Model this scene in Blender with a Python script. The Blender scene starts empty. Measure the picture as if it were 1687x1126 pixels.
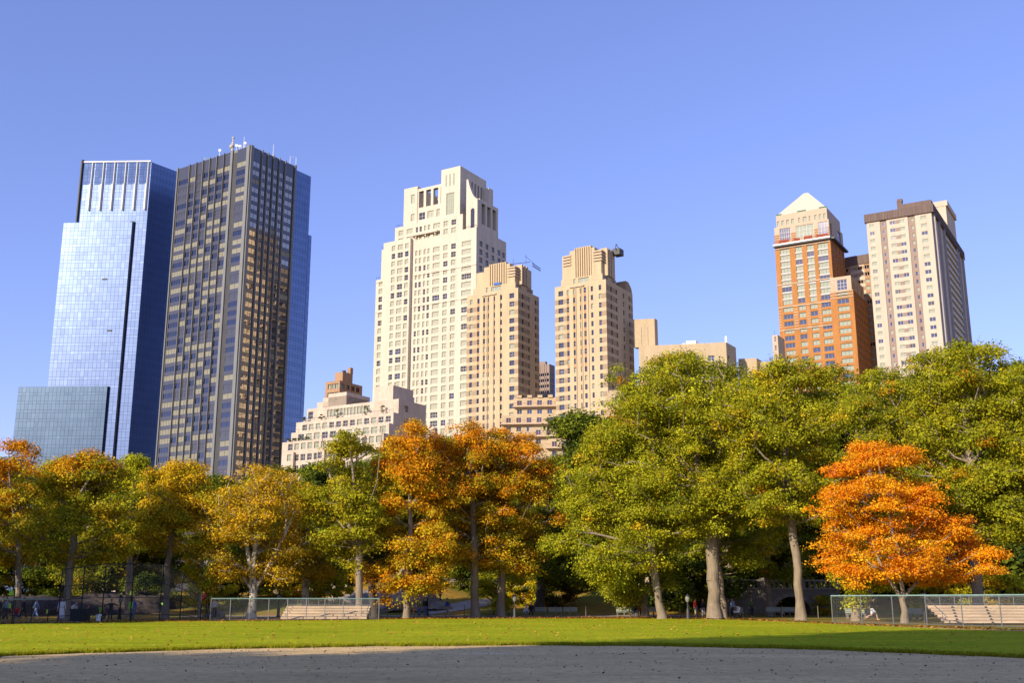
import bpy, math, random
import numpy as np
from mathutils import Vector, Matrix
PI = math.pi
SC = bpy.context.scene
COL = SC.collection
# ------------------------------------------------------------------ camera mapping
F = 1800.0; PITCH = math.atan(427/1800.0); CP, SP = math.cos(PITCH), math.sin(PITCH)
CAMZ = 1.6
def ray(px, py):
    a = (px-843.5)/F; b = (563-py)/F
    return (a, CP-SP*b, SP+CP*b)
def at(px, py, Y):
    d = ray(px, py); k = Y/d[1]
    return Vector((d[0]*k, Y, CAMZ+d[2]*k))
def gnd(px, py, z=0.0):
    d = ray(px, py); k = (z-CAMZ)/d[2]
    return Vector((d[0]*k, d[1]*k, z))
def proj(p):
    y = p[1]*CP+(p[2]-CAMZ)*SP; z = -p[1]*SP+(p[2]-CAMZ)*CP
    return (843.5+F*p[0]/y, 563-F*z/y)
SUN_AZ = 43.0; SUN_EL = 22.0
# ------------------------------------------------------------------ terrain height
def sstep(a, b, v):
    t = np.clip((v-a)/(b-a), 0, 1); return t*t*(3-2*t)
def height(x, y):
    x = np.asarray(x, float); y = np.asarray(y, float)
    h = sstep(114, 142, y)*2.7
    low = np.exp(-((x-30)/9.5)**2)*sstep(165, 120, y)
    h = h*(1-.97*low)
    left = sstep(-22, -40, x)
    h = h*(1-.25*left)
    h = h+2.0*np.exp(-((x+14)/9.0)**2-((y-131)/8.0)**2)
    h = h+1.3*np.exp(-((x-13)/5.0)**2-((y-131)/9.0)**2)
    h = h+.25*np.sin(x*.31+1.3)*np.sin(y*.23)*sstep(116, 135, y)
    h = h+sstep(142, 200, y)*1.0
    return h
def hz(x, y): return float(height(x, y))
# ------------------------------------------------------------------ object helpers
def link(o, parent=None):
    COL.objects.link(o)
    if parent: o.parent = parent
    return o
def tag(o, label=None, cat=None, group=None, kind=None):
    if label: o['label'] = label
    if cat: o['category'] = cat
    if group: o['group'] = group
    if kind: o['kind'] = kind
    return o
def empty(name, loc, label, cat, group=None, rz=0):
    o = bpy.data.objects.new(name, None); link(o)
    o.location = loc; o.rotation_euler = (0, 0, rz); o.empty_display_size = .3
    return tag(o, label, cat, group)
def copy_tree(o, parent=None):
    c = o.copy(); COL.objects.link(c)
    if parent: c.parent = parent
    for ch in list(o.children): copy_tree(ch, c)
    return c
class MB:
    def __init__(s): s.v = []; s.f = []; s.m = []; s.sm = []
    def quad(s, a, b, c, d, m=0):
        n = len(s.v); s.v += [tuple(a), tuple(b), tuple(c), tuple(d)]; s.f.append((n, n+1, n+2, n+3)); s.m.append(m)
    def tri(s, a, b, c, m=0):
        n = len(s.v); s.v += [tuple(a), tuple(b), tuple(c)]; s.f.append((n, n+1, n+2)); s.m.append(m)
    def box(s, x0, x1, y0, y1, z0, z1, m=0, M=None):
        p = [(x0, y0, z0), (x1, y0, z0), (x1, y1, z0), (x0, y1, z0), (x0, y0, z1), (x1, y0, z1), (x1, y1, z1), (x0, y1, z1)]
        if M: p = [tuple(M @ Vector(q)) for q in p]
        n = len(s.v); s.v += p
        for f in ((0, 3, 2, 1), (4, 5, 6, 7), (0, 1, 5, 4), (1, 2, 6, 5), (2, 3, 7, 6), (3, 0, 4, 7)):
            s.f.append(tuple(n+i for i in f)); s.m.append(m)
    def prism(s, pts, z0, z1, m=0, mt=None):
        n = len(s.v); k = len(pts)
        s.v += [(p[0], p[1], z0) for p in pts]+[(p[0], p[1], z1) for p in pts]
        for i in range(k):
            j = (i+1) % k; s.f.append((n+i, n+j, n+k+j, n+k+i)); s.m.append(m)
        s.f.append(tuple(n+k+i for i in range(k))); s.m.append(m if mt is None else mt)
        s.f.append(tuple(n+i for i in reversed(range(k)))); s.m.append(m)
    def tube(s, p, q, r0, r1=None, n=6, m=0, cap=True):
        p = Vector(p); q = Vector(q); r1 = r0 if r1 is None else r1
        d = (q-p).normalized(); u = d.orthogonal().normalized(); w = d.cross(u)
        b = len(s.v)
        for c, r in ((p, r0), (q, r1)):
            for i in range(n):
                a = 2*PI*i/n; s.v.append(tuple(c+u*math.cos(a)*r+w*math.sin(a)*r))
        for i in range(n):
            j = (i+1) % n; s.f.append((b+i, b+j, b+n+j, b+n+i)); s.m.append(m)
        if cap:
            s.f.append(tuple(b+i for i in reversed(range(n)))); s.m.append(m)
            s.f.append(tuple(b+n+i for i in range(n))); s.m.append(m)
    def lathe(s, prof, c=(0, 0, 0), n=10, m=0):
        b = len(s.v)
        for r, z in prof:
            for i in range(n):
                a = 2*PI*i/n; s.v.append((c[0]+r*math.cos(a), c[1]+r*math.sin(a), c[2]+z))
        for k in range(len(prof)-1):
            for i in range(n):
                j = (i+1) % n; s.f.append((b+k*n+i, b+k*n+j, b+(k+1)*n+j, b+(k+1)*n+i)); s.m.append(m)
    def mesh(s, name, mats, smooth=False):
        me = bpy.data.meshes.new(name); me.from_pydata(s.v, [], s.f)
        for m in (mats if isinstance(mats, (list, tuple)) else [mats]): me.materials.append(m)
        if max(s.m, default=0) > 0: me.polygons.foreach_set('material_index', s.m)
        if smooth: me.polygons.foreach_set('use_smooth', [True]*len(s.f))
        me.update(); return me
    def build(s, name, mats, parent=None, smooth=False):
        return link(bpy.data.objects.new(name, s.mesh(name, mats, smooth)), parent)
def inst(name, me, parent=None, M=None):
    o = bpy.data.objects.new(name, me); link(o, parent)
    if M is not None: o.matrix_local = M
    return o
def np_mesh(name, V, Fq, mats, cols=None, smooth=False):
    """V (n,3), Fq (m,4) quads"""
    me = bpy.data.meshes.new(name); n = len(V); m = len(Fq); k = Fq.shape[1]
    me.vertices.add(n); me.vertices.foreach_set('co', np.asarray(V, np.float32).ravel())
    me.loops.add(m*k); me.loops.foreach_set('vertex_index', np.asarray(Fq, np.int32).ravel())
    me.polygons.add(m); me.polygons.foreach_set('loop_start', np.arange(0, m*k, k, dtype=np.int32))
    if smooth: me.polygons.foreach_set('use_smooth', np.ones(m, bool))
    for mm in (mats if isinstance(mats, (list, tuple)) else [mats]): me.materials.append(mm)
    me.update(calc_edges=True)
    if cols is not None:
        at_ = me.attributes.new('Col', 'FLOAT_COLOR', 'FACE')
        c4 = np.ones((m, 4), np.float32); c4[:, :3] = cols
        at_.data.foreach_set('color', c4.ravel())
    return me
# ------------------------------------------------------------------ materials
def new_mat(name):
    m = bpy.data.materials.new(name); m.use_nodes = True
    return m, m.node_tree, m.node_tree.nodes['Principled BSDF']
def N(nt, t, **kw):
    n = nt.nodes.new(t)
    for k, v in kw.items(): setattr(n, k, v)
    return n
def mat(name, col, rough=.8, metal=0., var=.12, scale=.3, spec=.3, bump=0., stretch=None, var2=.0, scale2=3.):
    """principled with object-space mottling"""
    m, nt, b = new_mat(name)
    b.inputs['Roughness'].default_value = rough; b.inputs['Metallic'].default_value = metal
    b.inputs['Specular IOR Level'].default_value = spec
    tc = N(nt, 'ShaderNodeTexCoord'); mp = N(nt, 'ShaderNodeMapping')
    nt.links.new(tc.outputs['Object'], mp.inputs[0])
    if stretch: mp.inputs['Scale'].default_value = stretch
    nz = N(nt, 'ShaderNodeTexNoise'); nz.inputs['Scale'].default_value = scale; nz.inputs['Detail'].default_value = 5
    nz.inputs['Roughness'].default_value = .65
    nt.links.new(mp.outputs[0], nz.inputs['Vector'])
    mr = N(nt, 'ShaderNodeMapRange'); mr.inputs['From Min'].default_value = .3; mr.inputs['From Max'].default_value = .7
    mr.inputs['To Min'].default_value = 1-var; mr.inputs['To Max'].default_value = 1+var
    nt.links.new(nz.outputs['Fac'], mr.inputs['Value'])
    val = mr.outputs[0]
    if var2:
        n2 = N(nt, 'ShaderNodeTexNoise'); n2.inputs['Scale'].default_value = scale2; n2.inputs['Detail'].default_value = 3
        nt.links.new(tc.outputs['Object'], n2.inputs['Vector'])
        m2 = N(nt, 'ShaderNodeMapRange'); m2.inputs['From Min'].default_value = .3; m2.inputs['From Max'].default_value = .7
        m2.inputs['To Min'].default_value = 1-var2; m2.inputs['To Max'].default_value = 1+var2
        nt.links.new(n2.outputs['Fac'], m2.inputs['Value'])
        mu = N(nt, 'ShaderNodeMath', operation='MULTIPLY'); nt.links.new(val, mu.inputs[0]); nt.links.new(m2.outputs[0], mu.inputs[1]); val = mu.outputs[0]
    vm = N(nt, 'ShaderNodeVectorMath', operation='SCALE'); vm.inputs[0].default_value = col[:3]
    nt.links.new(val, vm.inputs['Scale']); nt.links.new(vm.outputs[0], b.inputs['Base Color'])
    if bump:
        bp = N(nt, 'ShaderNodeBump'); bp.inputs['Strength'].default_value = bump; bp.inputs['Distance'].default_value = .1
        nt.links.new(nz.outputs['Fac'], bp.inputs['Height']); nt.links.new(bp.outputs[0], b.inputs['Normal'])
    return m
def glass(name, col, rough=.06, metal=1., wob=0.0):
    m, nt, b = new_mat(name)
    b.inputs['Base Color'].default_value = (*col, 1); b.inputs['Metallic'].default_value = metal
    b.inputs['Roughness'].default_value = rough
    tc = N(nt, 'ShaderNodeTexCoord'); nz = N(nt, 'ShaderNodeTexNoise')
    nz.inputs['Scale'].default_value = .12; nz.inputs['Detail'].default_value = 2
    nt.links.new(tc.outputs['Object'], nz.inputs['Vector'])
    mr = N(nt, 'ShaderNodeMapRange'); mr.inputs['To Min'].default_value = .85; mr.inputs['To Max'].default_value = 1.12
    nt.links.new(nz.outputs['Fac'], mr.inputs['Value'])
    vm = N(nt, 'ShaderNodeVectorMath', operation='SCALE'); vm.inputs[0].default_value = col
    nt.links.new(mr.outputs[0], vm.inputs['Scale']); nt.links.new(vm.outputs[0], b.inputs['Base Color'])
    if wob:
        n2 = N(nt, 'ShaderNodeTexNoise'); n2.inputs['Scale'].default_value = .35; n2.inputs['Detail'].default_value = 1
        nt.links.new(tc.outputs['Object'], n2.inputs['Vector'])
        bp = N(nt, 'ShaderNodeBump'); bp.inputs['Strength'].default_value = wob; bp.inputs['Distance'].default_value = .3
        nt.links.new(n2.outputs['Fac'], bp.inputs['Height']); nt.links.new(bp.outputs[0], b.inputs['Normal'])
    return m
def leafmat(name, trans=.34):
    m = bpy.data.materials.new(name); m.use_nodes = True; nt = m.node_tree; nt.nodes.clear()
    out = N(nt, 'ShaderNodeOutputMaterial'); at_ = N(nt, 'ShaderNodeAttribute', attribute_name='Col')
    d = N(nt, 'ShaderNodeBsdfDiffuse'); t = N(nt, 'ShaderNodeBsdfTranslucent'); mx = N(nt, 'ShaderNodeMixShader')
    mx.inputs[0].default_value = trans
    nt.links.new(at_.outputs['Color'], d.inputs[0]); nt.links.new(at_.outputs['Color'], t.inputs[0])
    nt.links.new(d.outputs[0], mx.inputs[1]); nt.links.new(t.outputs[0], mx.inputs[2]); nt.links.new(mx.outputs[0], out.inputs[0])
    return m
LEAF = leafmat('leaf')
# ================================================================== BUILDINGS
def s2l(r, g, b): return tuple(((c/255+.055)/1.055)**2.4 if c > 10 else c/3295 for c in (r, g, b))
M = {}
M['lime'] = mat('limestone', (.53, .465, .375), .85, var=.09, scale=.35, var2=.07, scale2=1.2, stretch=(1, 1, .12))
M['lime_old'] = mat('weathered_limestone', (.47, .39, .31), .9, var=.16, scale=.25, var2=.10, scale2=1.5, stretch=(1, 1, .35))
M['buff'] = mat('buff_brick', (.46, .355, .225), .9, var=.10, scale=.5, var2=.08, scale2=2.0, stretch=(1, 1, .15))
M['buff_dark'] = mat('brown_brick_band', (.31, .225, .145), .9, var=.10, scale=.4)
M['red_band'] = mat('terracotta_spandrel', (.36, .225, .12), .85, var=.15, scale=.8)
M['orange'] = mat('orange_brick', (.38, .165, .05), .88, var=.12, scale=.5, var2=.10, scale2=2.0, stretch=(1, 1, .3))
M['stonep'] = mat('pale_stone_band', (.47, .36, .26), .85, var=.06)
M['white_p'] = mat('white_panel', (.44, .43, .41), .6, var=.04)
M['rt_wall'] = mat('cream_brick', (.50, .41, .32), .9, var=.09, scale=.5, stretch=(1, 1, .12))
M['rt_strip'] = mat('grey_brown_brick', (.27, .20, .165), .9, var=.10, scale=.3, stretch=(1, 1, .3))
M['finr'] = mat('grey_side_fin', (.33, .31, .32), .9, var=.1)
M['palel'] = mat('window_with_cream_curtain', (.33, .335, .265), .5, var=.15, scale=.7, spec=.25)
M['rt_top'] = mat('ribbed_brown_metal', (.13, .088, .075), .7, var=.22, scale=1.2, stretch=(1, 1, .05))
M['brownbrick'] = mat('brown_brick', (.34, .205, .12), .9, var=.1, scale=.4)
M['roof'] = mat('roof_gravel', (.22, .2, .18), .95)
M['pier'] = mat('aluminium_pier', (.17, .172, .17), .5, metal=.25, var=.08, scale=.2)
M['spandrel'] = glass('grey_spandrel_glass', (.125, .12, .13), .14, .6)
M['gdark'] = glass('bronze_glass', (.16, .15, .17), .03, wob=.03)
M['gmirror'] = glass('bronze_mirror_glass', (.46, .38, .30), .02, wob=.06)  # right-face copy of the bronze glass, tinted brighter for golden reflections
M['gblue'] = glass('dark_window_glass', (.17, .16, .17), .05)
M['gblack'] = mat('unlit_window', (.035, .035, .045), .1, spec=.8)
M['blind'] = mat('window_with_blind', (.19, .18, .13), .45, var=.15, scale=.6, spec=.6)
M['pale'] = mat('window_with_pale_curtain', (.25, .275, .22), .5, var=.12, scale=.8, spec=.25)
M['frame'] = mat('window_frame', (.44, .40, .33), .6, var=.03)
M['framew'] = mat('white_frame', (.56, .55, .52), .6, var=.03)
M['frameg'] = mat('grey_green_frame', (.20, .21, .19), .6, var=.03)
M['framed'] = mat('dark_frame', (.09, .085, .08), .5, var=.05)
M['tw'] = glass('blue_curtain_glass', (.15, .20, .32), .28, .84)
M['tw2'] = glass('blue_spandrel_glass', (.14, .19, .31), .3, .84)
M['twd'] = glass('screen_glass', (.10, .145, .25), .2)
M['twl'] = glass('deeper_blue_glass', (.085, .125, .18), .3, .75)
M['navy_shade'] = mat('navy_painted_shade', (.018, .026, .06), .5)  # dark navy that holds the shade of slab flanks and gap
M['mull'] = mat('grey_mullion', (.10, .14, .20), .5, metal=.6)
M['fin'] = mat('white_fin', (.62, .61, .58), .5)
M['steel'] = mat('dark_steel', (.05, .05, .055), .5)
M['white'] = mat('white_paint', (.8, .8, .78), .5)
M['rust'] = mat('rusty_scaffold', (.3, .07, .04), .8)
M['blue'] = mat('blue_tarp', (.04, .13, .42), .7)
M['terr'] = mat('awning_green', (.05, .13, .08), .8)
M['pyr'] = mat('cream_roof_tile', (.52, .46, .36), .8, var=.04)
TREELINE = 800
_wcache = {}
def window_mesh(w, h, kind, nc, nr, fr, fw):
    key = (round(w, 1), round(h, 1), kind, nc, nr, fr, fw)
    if key in _wcache: return _wcache[key]
    w, h = key[0], key[1]
    a = MB(); a.quad((-w/2, 0, -h/2), (w/2, 0, -h/2), (w/2, 0, h/2), (-w/2, 0, h/2))
    pane = a.mesh('window', M[kind])
    b = MB(); t = fw
    if fr:
        b.box(-w/2, -w/2+t, -.09, -.005, -h/2, h/2); b.box(w/2-t, w/2, -.09, -.005, -h/2, h/2)
        b.box(-w/2+t, w/2-t, -.09, -.005, -h/2, -h/2+t); b.box(-w/2+t, w/2-t, -.09, -.005, h/2-t, h/2)
        for i in range(1, nc):
            x = -w/2+w*i/nc; b.box(x-t/2, x+t/2, -.07, -.006, -h/2+t, h/2-t)
        for i in range(1, nr):
            z = -h/2+h*i/nr
            for c in range(nc):
                b.box(-w/2+w*c/nc+t*(1 if c == 0 else .5), -w/2+w*(c+1)/nc-t*(1 if c == nc-1 else .5), -.065, -.007, z-t/2, z+t/2)
    frame = b.mesh('frame', M[fr]) if fr else None
    _wcache[key] = (pane, frame, a, b)
    return _wcache[key]
class Bld:
    """local axes: a along the left face away from the near corner, b along the right face away from it"""
    def __init__(s, name, px, py, Y, azL, azR, label, group=None, seed=1):
        c = at(px, py, Y); s.C = Vector((c.x, c.y)); s.Y = Y
        s.vL = Vector((math.sin(math.radians(azL)), math.cos(math.radians(azL))))
        s.vR = Vector((math.sin(math.radians(azR)), math.cos(math.radians(azR))))
        s.root = empty(name, (c.x, c.y, 0), label, 'building', group)
        s.wall = MB(); s.wins = []; s.rng = random.Random(seed); s.org = Vector((c.x, c.y, 0))
    def pt(s, a, b): return s.C+s.vL*a+s.vR*b
    def a(s, px, py, b=0.):
        r = ray(px, py); k = r[0]/r[1]; P = s.C+s.vR*b
        return (k*P.y-P.x)/(s.vL.x-k*s.vL.y)
    def b(s, px, py, a=0.):
        r = ray(px, py); k = r[0]/r[1]; P = s.C+s.vL*a
        return (k*P.y-P.x)/(s.vR.x-k*s.vR.y)
    def z(s, px, py, a=0., b=0.):
        P = s.pt(a, b); return at(px, py, P.y).z
    def loc(s, p, z): return (p.x-s.org.x, p.y-s.org.y, z)
    def face(s, p, q, z0, z1, cols=(), rows=(), depth=.35, m=0, mf=None, kind=None, win=None, skip=None, mb=None):
        """vertical wall from p to q (outside on the right hand of p->q), openings cols x rows"""
        mb = mb or s.wall
        d = q-p; W = d.length; d = d/W; n = Vector((d.y, -d.x))
        cols = sorted([c for c in cols if c[0] > .15 and c[1] < W-.15]); rows = sorted([r for r in rows if r[0] > z0+.1 and r[1] < z1-.1])
        xs = [0.]; [xs.extend((c[0], c[1])) for c in cols]; xs.append(W)
        zs = [z0]; [zs.extend((r[0], r[1])) for r in rows]; zs.append(z1)
        def P(x, z, o=0.): v = p+d*x-n*o; return s.loc(v, z)
        if not mf:      # merge plain strips: full-height piers and spandrels
            pass
        for i in range(len(xs)-1):
            for j in range(len(zs)-1):
                x0, x1, za, zb = xs[i], xs[i+1], zs[j], zs[j+1]
                mi = mf(i, j, len(xs)-1, len(zs)-1) if mf else m
                if i % 2 and j % 2 and not (skip and skip((i-1)//2, (j-1)//2)):
                    mb.quad(P(x0, za), P(x0, za, depth), P(x0, zb, depth), P(x0, zb), mi)
                    mb.quad(P(x1, zb), P(x1, zb, depth), P(x1, za, depth), P(x1, za), mi)
                    mb.quad(P(x0, za), P(x1, za), P(x1, za, depth), P(x0, za, depth), mi)
                    mb.quad(P(x0, zb, depth), P(x1, zb, depth), P(x1, zb), P(x0, zb), mi)
                    c = p+d*((x0+x1)/2)-n*(depth); zc = (za+zb)/2
                    wk = win((i-1)//2, (j-1)//2, x1-x0, zb-za) if win else ('gblue', 2, 2, 'frame', .09)
                    s.wins.append((c, zc, d, n, x1-x0, zb-za, wk))
                else:
                    mb.quad(P(x0, za), P(x1, za), P(x1, zb), P(x0, zb), mi)
    def tier(s, a0, a1, b0, b1, z0, z1, L=None, R=None, m=0, roof=True, parapet=0., back=None, far=None):
        """box over [a0,a1]x[b0,b1]; L/R dicts of face() arguments with cols measured in a / b"""
        A, C, D, E = s.pt(a1, b0), s.pt(a0, b0), s.pt(a0, b1), s.pt(a1, b1)
        def conv(d, W0, flip):
            d = dict(d or {}); cs = d.get('cols', ())
            cs = [((W0-c[1]), (W0-c[0])) for c in cs] if flip else [(c[0]-W0, c[1]-W0) for c in cs]
            d['cols'] = sorted(cs); return d
        s.face(A, C, z0, z1, **{'m': m, **conv(L, a1, True)})
        s.face(C, D, z0, z1, **{'m': m, **conv(R, b0, False)})
        s.face(D, E, z0, z1, **{'m': m, **(far or {})}); s.face(E, A, z0, z1, **{'m': m, **(back or {})})
        if roof:
            zr = z1-parapet
            s.wall.quad(*[s.loc(p, zr) for p in (A, C, D, E)], m)
            if parapet:
                for p, q in ((A, C), (C, D), (D, E), (E, A)):
                    dd = (q-p).normalized(); nn = Vector((dd.y, -dd.x))*.4
                    s.wall.quad(s.loc(q, z1), s.loc(q-nn, z1), s.loc(p-nn, z1), s.loc(p, z1), m)
                    s.wall.quad(s.loc(q-nn, zr), s.loc(p-nn, zr), s.loc(p-nn, z1), s.loc(q-nn, z1), m)
    def bx(s, mb, a0, a1, b0, b1, z0, z1, m=0):
        mb.prism([(s.loc(p, 0)[0], s.loc(p, 0)[1]) for p in (s.pt(a1, b0), s.pt(a0, b0), s.pt(a0, b1), s.pt(a1, b1))], z0, z1, m)
    def finish(s, mats, cap=100, winname='window'):
        w = s.wall.build('wall', mats, s.root); s.wallobj = w
        def score(t):
            c, zc, d, n, ww, hh, wk = t
            v = Vector((c.x, c.y)); dist = v.length; f = -(v.normalized().dot(n))
            px, py = proj((c.x, c.y, zc))
            if f <= 0 or px < -5 or px > 1692 or py > s.vis(px): return -1
            return ww*hh*f/dist**2
        ws = sorted(s.wins, key=score, reverse=True)
        rest = {}
        for k, t in enumerate(ws):
            c, zc, d, n, ww, hh, (kind, nc, nr, fr, fw) = t
            me, fme, a, b = window_mesh(ww, hh, kind, nc, nr, fr, fw)
            Mx = Matrix(((d.x, -n.x, 0, c.x-s.org.x), (d.y, -n.y, 0, c.y-s.org.y), (0, 0, 1, zc), (0, 0, 0, 1)))
            if k < cap and score(t) > 0:
                o = inst(winname, me, s.root, Mx)
                if fme: inst('frame', fme, o)
            elif score(t) > -2:
                for src, mk in ((a, kind), (b, fr)):
                    if not src.v: continue
                    if mk not in rest: rest[mk] = ([], [])
                    V, Fc = rest[mk]; off = sum(len(x) for x in V)
                    arr = np.array(src.v)@np.array(Mx.to_3x3()).T+np.array(Mx.translation)
                    V.append(arr); Fc.append(np.array(src.f)+off)
        if rest:
            keys = list(rest); V = np.concatenate([np.concatenate(rest[k][0]) for k in keys]); Fs = []; mi = []; off = 0
            for i, k in enumerate(keys):
                f = np.concatenate(rest[k][1]); Fs.append(f+off); mi += [i]*len(f); off += sum(len(x) for x in rest[k][0])
            me = np_mesh('windows', V, np.concatenate(Fs), [M[k] for k in keys])
            me.polygons.foreach_set('material_index', mi)
            o = inst('window_rows', me, s.root); o['kind'] = 'stuff'
    def vis(s, px):
        if px < 460: return 765
        if px < 900: return 720
        if px < 980: return 740
        return 610
def rows(z0, z1, fh, sill, wh):
    n = int((z1-z0)/fh); return [(z0+i*fh+sill, z0+i*fh+sill+wh) for i in range(n)]
def rows_down(ztop, zbot, fh, sill, wh):
    r = []; z = ztop-fh
    while z > zbot: r.append((z+sill, z+sill+wh)); z -= fh
    return r[::-1]

# ------------------------------------------------------------------ glass twin-slab tower (far left)
def curtain(mb, p, q, z0, z1, pw, fh, rng, org, mats=(0, 1), back=2, jit=.005, dark=None):
    d = q-p; W = d.length; d = d/W; n = Vector((d.y, -d.x)); nx = max(1, round(W/pw)); pw = W/nx; nz = max(1, round((z1-z0)/fh)); fh = (z1-z0)/nz
    def P(x, z, o): v = p+d*x+n*o; return (v.x-org.x, v.y-org.y, z)
    mb.quad(P(0, z0, -.12), P(W, z0, -.12), P(W, z1, -.12), P(0, z1, -.12), back)
    g = .045
    for i in range(nx):
        for k in range(nz):
            for (u0, u1, mm) in ((0., .34, mats[1]), (.34, 1., mats[0])):
                j = [rng.gauss(0, jit) for _ in range(2)]
                x0 = i*pw+g; x1 = (i+1)*pw-g; za = z0+(k+u0)*fh+g; zb = z0+(k+u1)*fh-g
                mb.quad(P(x0, za, j[0]), P(x1, za, j[1]), P(x1, zb, j[1]+j[0]*.5), P(x0, zb, j[0]*1.5), mm)
def glass_tower():
    Y = 480
    b = Bld('glass_tower', 250, 267, Y, -88, 36, 'pale blue glass tower with stepped slabs and white fins at far left', 'glass towers')
    rng = random.Random(3); org = b.org; mb = MB()
    zt = b.z(250, 267)
    aw = b.a(140, 268); bw = b.b(291.5, 283, 0)
    A, C, D, E = b.pt(aw, 0), b.pt(0, 0), b.pt(0, bw), b.pt(aw, bw)
    zs = b.z(200, 303)
    curtain(mb, A, C, 0, zs, 1.75, 3.9, rng, org); curtain(mb, C, D, 0, zt, 1.75, 3.9, rng, org)
    # crown screens: alternating dark and pale bays
    nb = 6; xs = [i*aw/nb for i in range(nb+1)]
    for i in range(nb):
        p1, p2 = b.pt(xs[i+1], 0), b.pt(xs[i+1]*.28+xs[i]*.72, 0)
        curtain(mb, p1, p2, zs, zt, 1.75, 3.9, rng, org, mats=(3, 3)); curtain(mb, p2, b.pt(xs[i], 0), zs, zt, 1.75, 3.9, rng, org)
    curtain(mb, D, E, 0, zt, 6, 8, rng, org); curtain(mb, E, A, 0, zt, 6, 8, rng, org)
    mb.quad(*[b.loc(p, zt-1) for p in (A, C, D, E)], 2)
    # mid slab in front
    def slab(pl, pr, pt, f, mats):
        a1 = b.a(pl, pt, -f); a0 = b.a(pr, pt, -f); z1 = b.z(pr, pt, a0, -f)
        A, C = b.pt(a1, -f), b.pt(a0, -f); D = b.pt(a0, -.3); E = b.pt(a1, -.3)
        curtain(mb, A, C, 0, z1, 1.75, 3.9, rng, org, mats)
        mb.quad(b.loc(C, 0), b.loc(D, 0), b.loc(D, z1), b.loc(C, z1), 4)  # flank of the slab, its shade put into the navy colour
        mb.quad(b.loc(D, 0), b.loc(E, 0), b.loc(E, z1), b.loc(D, z1), 2); mb.quad(b.loc(E, 0), b.loc(A, 0), b.loc(A, z1), b.loc(E, z1), 2)
        mb.quad(b.loc(A, z1), b.loc(C, z1), b.loc(D, z1), b.loc(E, z1), 2)
        return z1, a0, a1
    slab(105, 218, 366, 1.6, (0, 1)); slab(31, 177, 637, 3.0, (5, 5))
    mb.build('curtain_wall', [M['tw'], M['tw2'], M['mull'], M['twd'], M['navy_shade'], M['twl']], b.root)
    # solid navy box: the shaded gap between slab and tower drawn as colour
    r = MB(); a0 = b.a(218.5, 366, 0); a1 = b.a(223.5, 366, 0); b.bx(r, a1, a0, -1.2, -.25, 0, b.z(221, 366, a0, 0)); r.build('recess_shade', M['navy_shade'], b.root)
    # fins
    for i in range(nb):
        fb = MB(); a = xs[i]+.6; z1 = b.z(200, 303); z0 = b.z(200, 346)
        b.bx(fb, a, a+.75, -1.1, -.15, z0, z1); fb.build('fin', M['fin'], b.root)
        fb = MB(); b.bx(fb, a, a+.3, -1.0, -.15, z1+.1, zt); fb.build('fin', M['fin'], b.root)
    fb = MB(); a = b.a(137.5, 267); b.bx(fb, a-.1, a+.45, -.7, .5, b.z(135, 366, a), zt+1.5); fb.build('mast', M['steel'], b.root)
    fb = MB(); b.bx(fb, 0, aw, -.6, -.15, zt, zt+.7); fb.build('cornice', M['fin'], b.root)
    v = MB()
    for (px, py) in ((173, 460), (181, 545)):
        v = MB(); a = b.a(px, py, -1.7); z = b.z(px, py, a, -1.7); b.bx(v, a-1, a+1.2, -1.85, -1.66, z-.35, z+.35); v.build('vent', M['steel'], b.root)
glass_tower()
def second_glass():
    b = Bld('glass_tower', 440, 260, 470, -88, 33, 'deep blue glass tower rising right behind the dark tower', 'glass towers')
    rng = random.Random(5); mb = MB()
    for (px, py, z0f) in ((513, 291, 0), (515.5, 387, 0)):
        pass
    # drawn as a slab whose visible flank runs behind the dark tower
    b1 = b.b(512.5, 291); z1 = b.z(512.5, 291, 0, b1); b2 = b.b(513.5, 387); z2 = b.z(513.5, 387, 0, b1)
    b2 = max(b2, b1+1.5)
    A, C, D, E = b.pt(30, 0), b.pt(0, 0), b.pt(0, b1), b.pt(30, b1)
    for p, q in ((A, C), (C, D)): curtain(mb, p, q, 0, z1, 1.75, 3.9, rng, b.org)
    for p, q in ((D, E), (E, A)): curtain(mb, p, q, 0, z1, 6, 8, rng, b.org)
    mb.quad(*[b.loc(p, z1-1) for p in (A, C, D, E)], 2)
    q, r = b.pt(0, b2), b.pt(28, b2)
    curtain(mb, D, q, 0, z2, 1.75, 3.9, rng, b.org); curtain(mb, q, r, 0, z2, 3, 4, rng, b.org)
    mb.quad(b.loc(D, z2), b.loc(q, z2), b.loc(r, z2), b.loc(b.pt(28, b1), z2), 2)
    mb.build('curtain_wall', [M['tw'], M['tw2'], M['mull'], M['twd']], b.root)
second_glass()

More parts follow.
